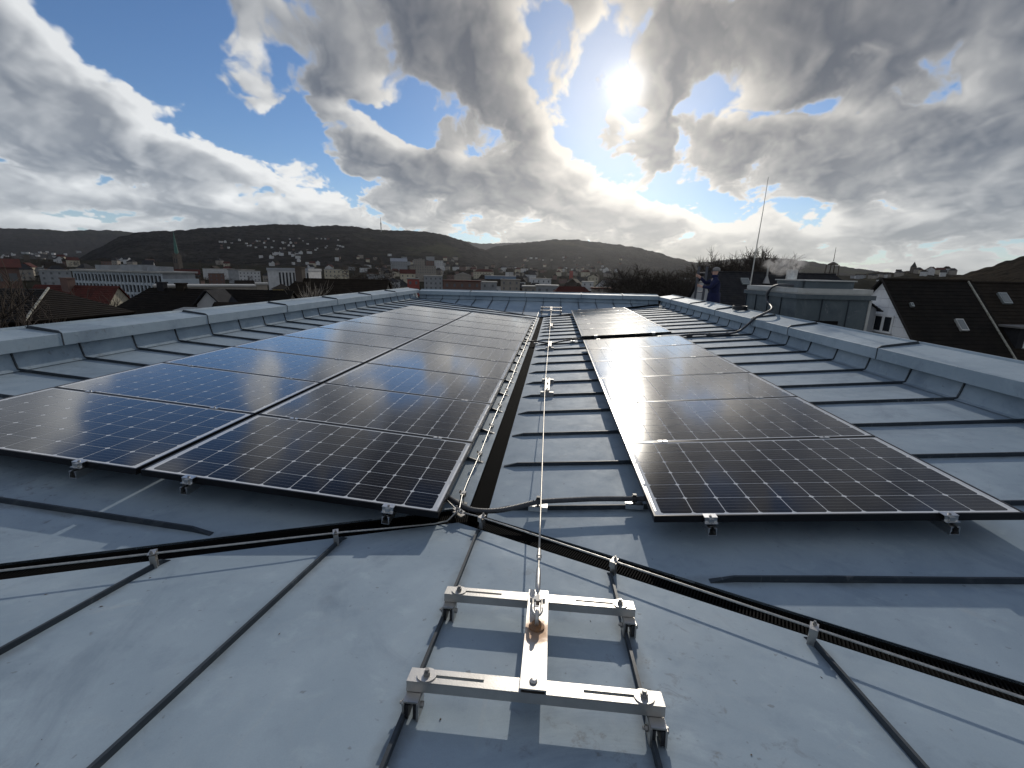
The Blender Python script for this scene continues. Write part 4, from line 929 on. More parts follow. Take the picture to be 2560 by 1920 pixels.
FARGLASS = mat('far_glass', (.085, .09, .10), .3, spec=.5)
def tile_mat(name, a, b, moss):
    m = mat(name, a, .9, spec=.12, col2=b, scale=1.6, dirt=moss, dscale=.9, damt=.55, bump=.012, bscale=9.0); return m
T_DARK = tile_mat('dark_tiles', (.009, .008, .007), (.015, .012, .010), (.024, .022, .016))
T_BROWN = tile_mat('brown_tiles', (.016, .012, .009), (.024, .018, .013), (.032, .027, .019))
T_RED = tile_mat('red_tiles', (.085, .026, .021), (.060, .022, .019), (.045, .032, .025))
T_BLACK = tile_mat('slate_tiles', (.022, .022, .025), (.032, .032, .035), (.045, .043, .035))
FLATR = mat('flat_roof', (.17, .165, .155), .9, col2=(.12, .115, .11), scale=.2)
PALER = mat('pale_roof', (.36, .355, .335), .8, col2=(.27, .265, .25), scale=.2)
GREYR = mat('sheet_roof', (.30, .31, .33), .5, .3, col2=(.25, .26, .28), scale=.3)
MORTAR = mat('mortar_verge', (.42, .41, .36), .9, col2=(.20, .19, .15), scale=8)

def slope_frame(A, B, C_, D_):                              # quad ridge A-B, eaves C(below B)-D(below A)
    return A, B, C_, D_
def tiled_slope(A, B, Cc, D, M, parent, name='roof_slope', course=.32, th=.032):
    """overlapping courses of tiles from ridge A-B down to eaves D-C, each course a little proud of the one above"""
    A, B, Cc, D = map(Vector, (A, B, Cc, D)); L = max((D - A).length, (Cc - B).length); n = max(3, int(L / course)); m = MB()
    nr = (B - A).cross(D - A); nr = ((Cc - B).cross(A - B) if nr.length < 1e-6 else nr).normalized()
    if nr.z < 0: nr = -nr
    for k in range(n):
        f0, f1 = k / n, (k + 1.12) / n if k < n - 1 else 1.0
        a, b = A.lerp(D, f0), B.lerp(Cc, f0); c, d = B.lerp(Cc, f1), A.lerp(D, f1)
        m.hexa([a - nr * .06, b - nr * .06, c - nr * .06, d - nr * .06, a, b, c + nr * th, d + nr * th])
    return m.build(name, M, parent, kind='stuff')
def roof_house(name, label, cat, A, az, length, pitch, half, wallh, Mw, Mr, hip0=False, hip1=False, course=.32, overhang=.35, group=None, tiles=True):
    """A: ridge end; az: heading of the ridge; pitch in degrees; half: half width; walls run wallh below the eaves"""
    A = Vector(A); u = Vector((sin(R_(az)), cos(R_(az)), 0)); n = Vector((-u.y, u.x, 0)); drop = half * tan(R_(pitch))
    t = thing(name, label, cat, (A.x, A.y, A.z - drop - wallh), group=group); o = Vector(t.location); a = A - o
    B = a + u * length; z = Vector((0, 0, 1)); k = (half + overhang) / half
    ends = []
    for p, s, hp in ((a, -1, hip0), (B, 1, hip1)):
        ends.append([p + u * s * (half * k if hp else .25) + n * q * half * k - z * drop * k for q in (-1, 1)])
    rA, rB = (a if hip0 else a - u * .25), (B if hip1 else B + u * .25); up = z * .06
    for q in (0, 1):
        if tiles: tiled_slope(rA + up, rB + up, ends[1][q] + up, ends[0][q] + up, Mr, t, course=course)
        else:
            m = MB(); pts = [rA + up, rB + up, ends[1][q] + up, ends[0][q] + up]; m.face(pts if q == 0 else pts[::-1]); m.face([p - z * .15 for p in (pts[::-1] if q == 0 else pts)]); m.face([pts[3], pts[2], pts[2] - z * .15, pts[3] - z * .15]); m.build('roof_slope', Mr, t)
    for p, e, hp in ((rA, ends[0], hip0), (rB, ends[1], hip1)):
        if hp: tiled_slope(p + up, p + up + u * .001, e[1] + up, e[0] + up, Mr, t, 'roof_hip', course) if tiles else MB().face([p + up, e[0] + up, e[1] + up]).build('roof_hip', Mr, t)
    m = MB(); w0 = [a - u * (0 if not hip0 else half), B + u * (0 if not hip1 else half)]
    c = [w0[0] - n * half, w0[1] - n * half, w0[1] + n * half, w0[0] + n * half]; zb = -(drop + wallh); zt = -drop
    lo = [Vector((p.x, p.y, a.z + zb)) for p in c]; hi = [Vector((p.x, p.y, a.z + zt)) for p in c]
    for i in range(4): j = (i + 1) % 4; m.face([lo[i], lo[j], hi[j], hi[i]])
    if not hip0: m.face([hi[3], hi[0], a])
    if not hip1: m.face([hi[1], hi[2], B])
    m.build('wall', Mw, t)
    return t, a, u, n, drop
def ridge_cap(t, a, b, M, r=.11):
    m = MB(); d = (b - a); k = max(2, int(d.length / .4))
    for i in range(k): p, q = a + d * (i / k), a + d * ((i + 1.08) / k); m.tube([p, q], [r * .92, r * 1.05], 6)
    m.build('ridge_tiles', M, t, kind='stuff')
def window_on(t, c, right, up, w, h, out, panes=2, Mf=None, fr=.07):
    """framed window standing on a wall: c centre, right / up / out unit vectors, in the thing's own frame"""
    c, right, up, out = map(Vector, (c, right, up, out)); Mf = Mf or MATS['white_frame']
    def quad(m, x0, x1, y0, y1, z0, z1):
        P = lambda x, y, z: c + right * x + up * y + out * z
        m.hexa([P(x0, y0, z0), P(x1, y0, z0), P(x1, y1, z0), P(x0, y1, z0), P(x0, y0, z1), P(x1, y0, z1), P(x1, y1, z1), P(x0, y1, z1)])
    f = fr * min(1.0, h); m = MB()
    quad(m, -w / 2, w / 2, -h / 2, -h / 2 + f, .01, .07); quad(m, -w / 2, w / 2, h / 2 - f, h / 2, .01, .07)
    for k in range(panes + 1): x = -w / 2 + f / 2 + (w - f) * k / panes; quad(m, x - f / 2 * (1 if k in (0, panes) else 1.6), x + f / 2 * (1 if k in (0, panes) else 1.6), -h / 2 + f, h / 2 - f, .01, .068)
    win = m.build('window', Mf, t)
    m = MB(); quad(m, -w / 2 + .01, w / 2 - .01, -h / 2 + .01, h / 2 - .01, .005, .03); m.build('pane', GLASS, win)
    m = MB(); quad(m, -w / 2 - .08, w / 2 + .08, -h / 2 - .06, -h / 2 - .005, .01, .16); m.build('sill', MATS['grey_wall'], win)
    return win
mat('white_frame', (.85, .85, .84), .5)
Z = Vector((0, 0, 1))
def skylight(t, a, u, n, pitch, s, d, w, h, M=None):
    """roof window: s along the ridge, d down the slope on the -n side"""
    p = R_(pitch); dn = (-n * cos(p) - Z * sin(p)); nr = (-n * sin(p) + Z * cos(p)); c = a + u * s + dn * d
    m = MB()
    def quad(x0, x1, y0, y1, z0, z1):
        P = lambda x, y, z: c + u * x + dn * y + nr * z
        m.hexa([P(x0, y0, z0), P(x1, y0, z0), P(x1, y1, z0), P(x0, y1, z0), P(x0, y0, z1), P(x1, y0, z1), P(x1, y1, z1), P(x0, y1, z1)])
    quad(-w / 2, w / 2, -h / 2, h / 2, .02, .20); k = m.build('roof_window', M or MATS['grey_frame'], t)
    m = MB(); quad(-w / 2 + .07, w / 2 - .07, -h / 2 + .08, h / 2 - .10, .201, .215); m.build('pane', SKYGLASS, k)
mat('grey_frame', (.30, .33, .33), .4, .5)
SKYGLASS = mat('roof_glass', (.10, .12, .13), .08, spec=.8)
def chimney(t, c, w, d, h, M=None):
    m = MB(); c = Vector(c); m.box(c.x - w / 2, c.x + w / 2, c.y - d / 2, c.y + d / 2, c.z - h * .7, c.z + h * .5); m.box(c.x - w / 2 - .06, c.x + w / 2 + .06, c.y - d / 2 - .06, c.y + d / 2 + .06, c.z + h * .5 + .002, c.z + h * .5 + .12); m.build('chimney', M or STONE, t)

# ---- white gabled house beyond the right parapet
A = at(2212, 701, 45); PIT = 50
t, a, u, n, drop = roof_house('gabled_house', 'house with white panelled gable and dark tiled roof beyond the chimney block', 'house', A, 80, 7.0, PIT, 5.4, 5.2, MATS['grey_wall'], T_DARK)
ridge_cap(t, a - u * .2 + Z * .08, a + u * 7.0 + Z * .08, T_BROWN)
def gable_panels(t, a, u, n, half, drop, low, pw, ph, M):
    """cladding panels over a gable, each its own board; the gable stands at a, facing -u"""
    out = -u; tp = drop / half; rows = int((drop + low) / ph) + 1
    for r in range(rows):
        z1 = -r * ph; z0 = -(r + 1) * ph; cols = int(half / pw) + 1
        for c in range(-cols, cols):
            x0, x1 = c * pw, (c + 1) * pw
            poly = [(x0 + .008, z0 + .008), (x1 - .008, z0 + .008), (x1 - .008, z1 - .008), (x0 + .008, z1 - .008)]
            poly = clip(poly, tp, 1, -.06); poly = clip(poly, -tp, 1, -.06); poly = clip(poly, 1, 0, half); poly = clip(poly, -1, 0, half)
            if len(poly) < 3: continue
            ar = abs(sum(poly[i][0] * poly[(i + 1) % len(poly)][1] - poly[(i + 1) % len(poly)][0] * poly[i][1] for i in range(len(poly)))) / 2
            if ar < .02: continue
            m = MB(); th = .03 + rnd.uniform(0, .004); f = [a + n * x + Z * z + out * th for x, z in poly]; b = [a + n * x + Z * z + out * .005 for x, z in poly]
            k = len(f); m.face(f)
            for i in range(k): j = (i + 1) % k; m.face([b[i], b[j], f[j], f[i]])
            m.build('panel', M, t)
PANEL = mat('white_panel', (.88, .89, .90), .6, col2=(.82, .83, .84), scale=.9, dirt=(.62, .62, .60), dscale=.6, damt=.35)
gable_panels(t, a, u, n, 5.4, drop, 3.0, .82, .66, PANEL)
gc = on_y(2207, 809, 1) - CAM; tt = ((Vector(t.location) + a - u * .05 - CAM).dot(u)) / gc.dot(u); wc = CAM + gc * tt - Vector(t.location)
window_on(t, wc, -n, Z, 1.70, 1.32, -u, 2, fr=.13)
skylight(t, a, u, n, PIT, 4.14, 4.04, .62, 1.0, MATS['pale_lid']); skylight(t, a, u, n, PIT, 1.03, 2.33, .22, .35)
for q in (-1, 1):
    m = MB(); p0 = a - u * .30 + Z * .10; p1 = a - u * .30 + n * q * 5.75 - Z * (drop * 5.75 / 5.4 - .10); m.bar(p0, p1, .07, .12, base=False); m.build('verge_board', mat('dark_wood', (.018, .014, .012), .9) if 'dark_wood' not in MATS else MATS['dark_wood'], t)
m = MB(); s0 = a + u * 6.8; d0_ = a + u * 6.9 - n * 5.75 - Z * (drop * 5.75 / 5.4)
m.bar(s0 + Z * .14, d0_ + Z * .14, .11, .08, base=False); m.build('mortar_joint', MORTAR, t)
tA, aA, uA, nA, drA = roof_house('garden_annex', 'low grey annex with little tiled roof against the white gable', 'annex', at(2170, 757, 43.6), 350, 1.6, 30, .8, 3.5, GREYW, T_BLACK)
t, a, u, n, drop = roof_house('dormer_house', 'dark tiled house with a white dormer window at the edge of the picture', 'house', A + Vector((sin(R_(80)), cos(R_(80)), 0)) * 6.75 - Vector((0, 0, .10)), 80, 16, PIT, 5.35, 5.2, WHITE, T_BROWN)
ridge_cap(t, a + Z * .08, a + u * 16 + Z * .08, T_BROWN)
skylight(t, a, u, n, PIT, 2.30, 1.47, .72, 1.0)
dc = a + u * 2.6 - n * 3.1 - Z * 3.75; m = MB()
P = lambda x, y, z: dc + u * x - n * y + Z * z
m.hexa([P(-1.9, -2, -1.1), P(2.6, -2, -1.1), P(2.6, .7, -1.1), P(-1.9, .7, -1.1), P(-1.9, -2, .75), P(2.6, -2, .75), P(2.6, .7, .75), P(-1.9, .7, .75)]); dm = m.build('dormer', T_BLACK, t)
m = MB(); m.hexa([P(-2.2, -2.2, .76), P(2.9, -2.2, .76), P(2.9, 1.0, .76), P(-2.2, 1.0, .76), P(-2.2, -2.2, .92), P(2.9, -2.2, .92), P(2.9, 1.0, .86), P(-2.2, 1.0, .86)]); m.build('dormer_roof', FLATR, t)
window_on(t, P(-.25, .70, -.15), u, Z, 2.2, .95, -n, 3, fr=.17)

# ---- dark roofed house behind the man
A3 = at(1762, 681, 58)
t, a, u, n, drop = roof_house('tiled_house', 'house with white gable and wide dark roof behind the man', 'house', A3, 76, 17.0, 50, 4.6, 6, WHITE, T_BLACK, hip1=True)
ridge_cap(t, a + Z * .08, a + u * 17.0 + Z * .08, T_BLACK)
for q in (-1, 1):
    m = MB(); m.bar(a - u * .30 + Z * .10, a - u * .30 + n * q * 4.95 - Z * (drop * 4.95 / 4.6 - .10), .12, .14, base=False); m.build('verge_board', MATS['dark_wood'], t)
skylight(t, a, u, n, 50, 4.6, 1.3, 1.0, .9)
fl = a + u * 7.2 - n * 1.0 - Z * 1.0
m = MB(); m.lathe(fl, [(.42, -.1), (.16, .55), (.10, .75), (.10, 1.9), (.14, 1.9), (.14, 2.05)], 12); m.build('flue', STEEL_D, t)

# ---- houses in front of the town on the left
def free_house(name, label, cat, faces, M, wall=None):
    pass
tl = thing('hipped_house', 'dark mossy hipped roof in the corner with pale mortar along its hip', 'house', at(90, 900, 38)); o = Vector(tl.location)
Ap = at(122, 722, 38) - o; C1 = at(62, 806, 33) - o; C2 = at(338, 780, 35) - o; RL = at(-330, 716, 46) - o; BL = at(-420, 815, 41) - o
tiled_slope(RL, Ap, C1, BL, T_DARK, tl); tiled_slope(Ap, Ap + Vector((.001, 0, 0)), C2, C1, T_BROWN, tl, 'roof_hip')
vv = Vector((-3.5, 5.5, -5.0)); MB().face([Ap, C2, Ap + vv, RL + vv, RL]).build('rear_slope', T_DARK, tl)
m = MB(); m.bar(Ap + Z * .06, C1 + Z * .08, .09, .07, base=False); m.build('mortar_hip', MORTAR, tl)
m = MB(); w1, w2, w3 = C1 * 1.0, C2 * 1.0, BL * 1.0
for p, q in ((BL, C1), (C1, C2)): m.face([p - Z * .25, q - Z * .25, q - Z * 6, p - Z * 6])
m.build('wall', CREAM, tl)
t, a, u, n, drop = roof_house('red_roofed_house', 'cream gabled house with a dark red roof', 'house', at(292, 716, 72), 262, 9, 46, 2.9, 5, CREAM, T_RED)
chimney(t, a + u * 5.2 + n * .3, .9, .9, 1.6, BRICK)
A5 = at(372, 722, 52)
t, a, u, n, drop = roof_house('brown_roofed_house', 'long dark roofed house with chimneys and a white gabled dormer', 'house', A5, 84, 12.5, 42, 5.0, 5, BEIGE, T_DARK, hip0=True)
ridge_cap(t, a, a + u * 12.5, T_DARK)
chimney(t, a + u * 1.2 + Z * .1, .6, .5, .8, T_BLACK); chimney(t, a + u * 2.9 + Z * .1, .7, .5, .7, T_BROWN)
dz = a + u * 7.4 - n * 2.6 - Z * 1.0; m = MB()
P = lambda x, y, z: dz + u * x - n * y + Z * z
m.face([P(-.95, 1.0, -1.3), P(.95, 1.0, -1.3), P(.95, 1.0, .0), P(0, 1.0, 1.0), P(-.95, 1.0, .0)]); m.face([P(-.95, -1.5, -1.3), P(-.95, 1.0, -1.3), P(-.95, 1.0, 0), P(-.95, -1.5, 0)]); m.face([P(.95, -1.5, -1.3), P(.95, -1.5, 0), P(.95, 1.0, 0), P(.95, 1.0, -1.3)])
dm = m.build('dormer', WHITE, t); m = MB()
m.bar(P(-1.15, .0, -.1) - n * 0, P(0, 0, 1.12), 2.5, .10, up=(-u * .7 + Z * .7)); m.bar(P(0, 0, 1.12), P(1.15, 0, -.1), 2.5, .10, up=(u * .7 + Z * .7)); m.build('dormer_roof', T_BLACK, t)
m = MB(); m.hexa([P(-3.0, -.4, -.6), P(-1.2, -.4, -.6), P(-1.2, 1.0, -.75), P(-3.0, 1.0, -.75), P(-3.0, -.4, -.35), P(-1.2, -.4, -.35), P(-1.2, 1.0, -.5), P(-3.0, 1.0, -.5)]); m.build('flat_dormer', PALER, t)
A6 = at(748, 697, 60)
t, a, u, n, drop = roof_house('steep_roofed_house', 'dark steep roofed house with a chimney in front of the striped hall', 'house', A6, 88, 10.5, 46, 5.2, 6, BEIGE, T_BROWN, hip0=True)
ridge_cap(t, a, a + u * 10.5, T_BROWN); chimney(t, a + u * .2 + Z * .3, .8, .8, 1.9, STONE)
t, a, u, n, drop = roof_house('low_tiled_house', 'low dark tiled roof just above the coping between the chimneyed houses', 'house', at(545, 757, 40), 80, 9, 36, 3.6, 4, BEIGE, T_BROWN)
t, a, u, n, drop = roof_house('maroon_roofed_house', 'small maroon roofed house just beyond the far parapet', 'house', at(1398, 716, 95), 82, 5.2, 45, 2.8, 5, BEIGE, T_RED, hip0=True, hip1=True)

# ---- block builder for the town: walls, flat or pitched roof, rows of windows
def block(name, label, pl, pr, ptop, d, height, Mw, roof='flat', Mr=None, group=None, depth=None, wins=True, dr=None, cat='building'):
    """front face spans pl..pr in the picture at d metres (dr at its right end), top at ptop"""
    a, b = at(pl, ptop, d), at(pr, ptop, dr or d); b.z = a.z; u = (b - a); W = u.length; u.normalize(); n = Vector((-u.y, u.x, 0))
    if n.y < 0: n = -n
    dp = depth or max(8.0, W * .45); t = thing(name, label, cat, (a.x, a.y, a.z - height), math.atan2(u.y, u.x), group=group)
    m = MB(); m.box(0, W, 0, dp, 0, height); m.build('wall', Mw, t)
    if roof == 'flat': m = MB(); m.box(-.3, W + .3, -.3, dp + .3, height + .002, height + .5); m.build('roof', Mr or FLATR, t)
    else:
        h = min(dp, W) * (.42 if roof == 'gable' else .3); m = MB(); e = .4
        if roof == 'gable': v = [(-e, -e, height), (W + e, -e, height), (W + e, dp + e, height), (-e, dp + e, height), (-e, dp / 2, height + h), (W + e, dp / 2, height + h)]; m.raw(v, [(0, 1, 5, 4), (2, 3, 4, 5), (1, 2, 5), (3, 0, 4), (3, 2, 1, 0)])
        elif roof == 'front': v = [(-e, -e, height), (W + e, -e, height), (W + e, dp + e, height), (-e, dp + e, height), (W / 2, -e, height + h * 1.1), (W / 2, dp + e, height + h * 1.1)]; m.raw(v, [(0, 4, 5, 3), (1, 2, 5, 4), (0, 1, 4), (2, 3, 5), (3, 2, 1, 0)])
        else: q = min(W, dp) / 2; v = [(-e, -e, height), (W + e, -e, height), (W + e, dp + e, height), (-e, dp + e, height), (q, dp / 2, height + h), (W - q, dp / 2, height + h)]; m.raw(v, [(0, 1, 5, 4), (2, 3, 4, 5), (1, 2, 5), (3, 0, 4), (3, 2, 1, 0)])
        m.build('roof', Mr or T_BROWN, t)
        if roof == 'front': m = MB(); m.raw([(0, -.41, height), (W, -.41, height), (W / 2, -.41, height + h * 1.02)], [(0, 1, 2)]); m.build('gable', Mw, t)
    if wins:
        m = MB(); fl = 3.2; nw = max(2, int(W / 3.0)); nf = int(min(height, 11) / fl)
        for f in range(nf):
            for k in range(nw): x = (k + .5) * W / nw; z = height - 1.0 - f * fl; m.box(x - .5, x + .5, -.06, .10, z - 1.35, z)
        if m.f: m.build('windows', FARGLASS, t, kind='stuff')
    return t
def fringe(t, W): pass
# office slab with a concrete grid
a, b = at(183, 671, 300), at(403, 675, 252); b.z = a.z = -1.6; u = (b - a); W = u.length; u.normalize()
t = thing('office_block', 'long pale office slab with a grid of windows', 'office building', (a.x, a.y, a.z - 27), math.atan2(u.y, u.x))
m = MB(); m.box(0, W, 0, 15, 0, 26.4); m.build('wall', GREYW, t)
m = MB(); m.box(-.8, W + .8, -1.2, 16, 26.45, 27.2); m.build('roof_slab', PALER, t)
for x, w_, h in ((W * .15, 9, 2.2), (W * .45, 14, 2.6), (W * .75, 8, 2.0)): m = MB(); m.box(x, x + w_, 4, 10, 27.21, 27.2 + h); m.build('roof_plant', GREYW, t)
NC = 24; FIN = mat('concrete_fin', (.40, .44, .47), .8, col2=(.34, .38, .41), scale=.5)
for k in range(NC + 1): x = W * k / NC; m = MB(); m.box(x - .30, x + .30, -.45, -.05, 0, 26.4); m.build('fin', FIN, t)
for f in range(6): z = 26.4 - 4.3 * f; m = MB(); m.box(0, W, -.30, -.06, z - 1.0, z - .02); m.build('floor_band', FIN, t)
for f in range(5):
    for k in range(NC): m = MB() if (f, k) == (0, 0) else m
PANE = MB().box(-.5, .5, -.04, .02, -.5, .5).mesh('pane', GLASS)
for f in range(5):
    for k in range(NC):
        o_ = obj('pane', PANE, t, loc=(W * (k + .5) / NC, -.03, 26.4 - 4.3 * f - 2.7)); o_.scale = (W / NC - 1.0, 1, 2.9)
m = MB(); m.box(W + .01, W + 2.0, -.6, 15, 0, 24); m.build('stair_end', COPPER if False else FIN, t)
# church
c = at(450, 690, 820); t = thing('church', 'church with brown stone tower and tall green copper spire', 'church', (c.x, c.y, -20))
zt = at(450, 642, 820).z + 20; zs = at(446, 577, 820).z + 20
m = MB(); m.box(-3.6, 3.6, -3.6, 3.6, 0, zt); tower = m.build('tower', STONE, t)
for s in (-1, 1):
    m = MB(); m.box(s * 1.5 - .6, s * 1.5 + .6, -3.75, -3.5, zt - 9, zt - 2.5); m.build('belfry_opening', GLASS, t)
for x, y in ((-1, -1), (1, -1), (1, 1), (-1, 1)): m = MB(); m.lathe((x * 3.1, y * 3.1, zt), [(.9, 0), (.8, 2.0), (.02, 5.5)], 6); m.build('pinnacle', STONE, t)
m = MB()
for k in range(4):
    a0 = k * pi / 2; m.raw([(3.6 * cos(a0) - 3.2 * sin(a0), 3.6 * sin(a0) + 3.2 * cos(a0), zt), (3.6 * cos(a0) + 3.2 * sin(a0), 3.6 * sin(a0) - 3.2 * cos(a0), zt), (3.6 * cos(a0), 3.6 * sin(a0), zt + 5.5), (0, 0, zt + 5.5)], [(0, 1, 2), (1, 3, 2), (3, 0, 2)])
m.build('tower_gables', STONE, t)
m = MB(); m.lathe((0, 0, zt + .5), [(3.3, 0), (2.5, 6.0), (.05, zs - zt - .5)], 8); m.build('spire', COPPER, t)
m = MB(); m.box(3.7, 30, -6, 6, 0, 10); m.raw([(3.7, -6.6, 10), (30, -6.6, 10), (30, 6.6, 10), (3.7, 6.6, 10), (3.7, 0, 17), (30, 0, 17)], [(0, 1, 5, 4), (2, 3, 4, 5), (1, 2, 5), (3, 0, 4)]); m.build('nave', T_BLACK, t)
# white hall with dark stripes
a, b = at(668, 676, 330), at(770, 676, 320); b.z = a.z; u = b - a; W = u.length; u.normalize()
t = thing('striped_hall', 'white hall with dark vertical window stripes', 'hall', (a.x, a.y, a.z - 22), math.atan2(u.y, u.x))
m = MB(); m.box(0, W, 0, 22, 0, 22); m.build('wall', WHITE, t); m = MB(); m.box(-.3, W + .3, -.3, 22.3, 22.01, 23.6); m.build('roof', GREYR, t)
for k in range(9): x = W * (.30 + .68 * k / 8); m = MB(); m.box(x - .55, x + .55, -.10, .10, 0, 21.0); m.build('window_stripe', GLASS, t)
# named single buildings of the town
SPEC = [
 ('flat_hall', 'long low pale flat roof with roof lights behind the chimneyed house', 384, 640, 717, 190, 10, BEIGE, 'flat', PALER, False),
 ('flat_hall', 'long white flat roofed hall right of the church tower', 506, 586, 672, 620, 12, WHITE, 'flat', PALER, False),
 ('house_row', 'row of small red roofed houses below the church', 424, 500, 685, 420, 8, CREAM, 'gable', T_RED, True),
 ('office', 'brick building below the white flat hall', 520, 560, 684, 460, 14, BRICK, 'flat', None, True),
 ('office', 'pale low building between the church and the striped hall', 596, 650, 678, 520, 10, WHITE, 'flat', PALER, True),
 ('yellow_house', 'yellow flat fronted building left of the steep dark roof', 682, 728, 723, 150, 7, YELLOW, 'hip', T_BROWN, True),
 ('small_shed', 'pale shed with a dark opening beside the yellow building', 640, 668, 712, 160, 5, BEIGE, 'flat', PALER, False),
 ('apartment_block', 'cream block right of the striped hall', 810, 872, 674, 420, 16, CREAM, 'flat', PALER, True),
 ('white_twin_house', 'white house with steep gables above the cream block', 812, 832, 669, 470, 8, WHITE, 'front', T_BLACK, True),
 ('school_building', 'wide pale blue grey building high behind the willow', 976, 1018, 653, 900, 26, GREYW, 'gable', GREYR, True),
 ('tower_block', 'tall beige apartment block near the hill foot', 1034, 1062, 648, 820, 40, BEIGE, 'flat', None, True),
 ('tower_block', 'brown apartment block beside the tall beige block', 1064, 1084, 652, 840, 38, BRICK, 'flat', None, True),
 ('apartment_block', 'white apartment block with dark windows on the hill foot', 1086, 1108, 651, 900, 34, WHITE, 'flat', None, True),
 ('wide_block', 'wide brown grey block below the tall apartment blocks', 1024, 1090, 664, 620, 30, BEIGE, 'flat', None, True),
 ('hall', 'beige hall with a shining gable roof', 1136, 1178, 688, 420, 13, BEIGE, 'front', GREYR, False),
 ('red_house', 'bright red building with a pink gable beyond the far parapet', 1018, 1048, 698, 230, 8, REDB, 'flat', None, True),
 ('long_block', 'long dark red flat roofed building behind the far parapet', 1108, 1202, 703, 210, 10, BRICK, 'flat', T_RED, True),
 ('white_villa', 'white house with curved roof line left of the red building', 966, 1000, 704, 200, 9, WHITE, 'hip', T_BLACK, True),
 ('blue_hall', 'long blue industrial hall', 1212, 1290, 690, 430, 12, BLUEW, 'flat', GREYR, False),
 ('office', 'grey white office in front of the blue hall', 1202, 1242, 706, 240, 9, GREYW, 'flat', PALER, True),
 ('bright_office', 'sunlit white office block with window bands', 1328, 1378, 697, 330, 13, WHITE, 'flat', PALER, True),
 ('white_block', 'low white building just above the far coping', 1340, 1396, 715, 190, 8, GREYW, 'flat', PALER, True),
 ('pale_block', 'pale wide building left of the low white one', 1306, 1342, 717, 200, 7, BEIGE, 'flat', PALER, True),
 ('red_tower', 'narrow bright red tower in the valley under the second hill', 1424, 1433, 677, 700, 22, REDB, 'flat', None, False),
 ('glass_hall', 'low hall with a glaring glass front', 1455, 1484, 705, 330, 6, WHITE, 'flat', PALER, True),
 ('cream_hall', 'cream building with curved gable near the red tower', 1470, 1496, 693, 480, 12, CREAM, 'front', T_BROWN, True),
 ('long_shed', 'long brown shed left of the bare tree group', 1478, 1530, 722, 170, 6, BEIGE, 'flat', T_RED, False),
 ('terrace_block', 'stepped brown terrace behind the bare tree group', 1686, 1738, 712, 120, 7, BEIGE, 'flat', T_BROWN, False),
 ('white_house', 'white house half hidden behind the bare tree group', 1692, 1728, 694, 300, 8, WHITE, 'hip', T_BROWN, True),
 ('green_tower_hall', 'stone tower with a green copper top on the far side of town', 57, 72, 636, 1300, 40, STONE, 'flat', COPPER, False),
 ('long_factory', 'long pale factory in front of the far ridge', 20, 110, 668, 700, 14, GREYW, 'flat', PALER, True),
 ('flat_office', 'grey flat building left of the office slab', 96, 176, 676, 420, 14, GREYW, 'flat', PALER, True),
 ('brick_house', 'brick house wall at the edge behind the bare twigs', -30, 46, 668, 120, 14, BRICK, 'gable', T_RED, True),
 ('dark_hall', 'dark low building between office slab and church', 412, 500, 692, 300, 10, STONE, 'flat', T_BLACK, False),
 ('pink_house', 'pinkish house row above the red building', 1000, 1038, 684, 380, 10, CREAM, 'gable', T_RED, True),
 ('grey_block', 'grey block below the shining gable hall', 1060, 1106, 690, 330, 10, GREYW, 'flat', PALER, True),
 ('cream_block', 'cream apartment row right of the shining gable hall', 1184, 1234, 679, 560, 12, CREAM, 'hip', T_RED, True),
 ('blocky_office', 'dark windowed block left of the bright office', 1252, 1300, 700, 280, 9, BEIGE, 'flat', None, True),
]
for (nm, lab, pl, pr, pt, d, h, Mw, rf, Mr, wn) in SPEC: block(nm, lab, pl, pr, pt, d, h, Mw, rf, Mr, wins=wn)
# the town's other houses: too alike to tell apart
VAR = []
for k, (Mw, Mr, rf) in enumerate(((WHITE, T_BROWN, 'gable'), (CREAM, T_RED, 'gable'), (BEIGE, T_BLACK, 'hip'), (WHITE, T_BLACK, 'front'), (GREYW, FLATR, 'flat'), (BRICK, T_BROWN, 'gable'))):
    W, dp, h = (12, 10, 8) if rf != 'flat' else (20, 12, 10)
    m = MB(); m.box(-W / 2, W / 2, -dp / 2, dp / 2, -4, h); wall = m.mesh('wall', Mw)
    m = MB(); e = .5; q = h + (dp if rf == 'gable' else W if rf == 'front' else dp) * .45
    v = [(-W / 2 - e, -dp / 2 - e, h), (W / 2 + e, -dp / 2 - e, h), (W / 2 + e, dp / 2 + e, h), (-W / 2 - e, dp / 2 + e, h)]
    if rf == 'gable': m.raw(v + [(-W / 2 - e, 0, q), (W / 2 + e, 0, q)], [(0, 1, 5, 4), (2, 3, 4, 5), (1, 2, 5), (3, 0, 4)])
    elif rf == 'hip': m.raw(v + [(-W / 6, 0, q), (W / 6, 0, q)], [(0, 1, 5, 4), (2, 3, 4, 5), (1, 2, 5), (3, 0, 4)])
    elif rf == 'front': m.raw(v + [(0, -dp / 2 - e, q), (0, dp / 2 + e, q)], [(0, 4, 5, 3), (1, 2, 5, 4)]); m.raw([(-W / 2, -dp / 2 - .01, h), (W / 2, -dp / 2 - .01, h), (0, -dp / 2 - .01, q - .3)], [(0, 1, 2)])
    else: m.box(-W / 2 - e, W / 2 + e, -dp / 2 - e, dp / 2 + e, h, h + .6)
    rm = m.mesh('roof', [Mr] if rf != 'front' else [Mr])
    if rf == 'front':
        rm.materials.append(Mw); rm.polygons[-1].material_index = 1
    m = MB()
    for f in range(2):
        for x in (-.3, 0, .3): m.box(x * W - .6, x * W + .6, -dp / 2 - .07, -dp / 2 + .1, 1.0 + 3.2 * f, 2.5 + 3.2 * f)
    VAR.append((wall, rm, m.mesh('windows', FARGLASS)))
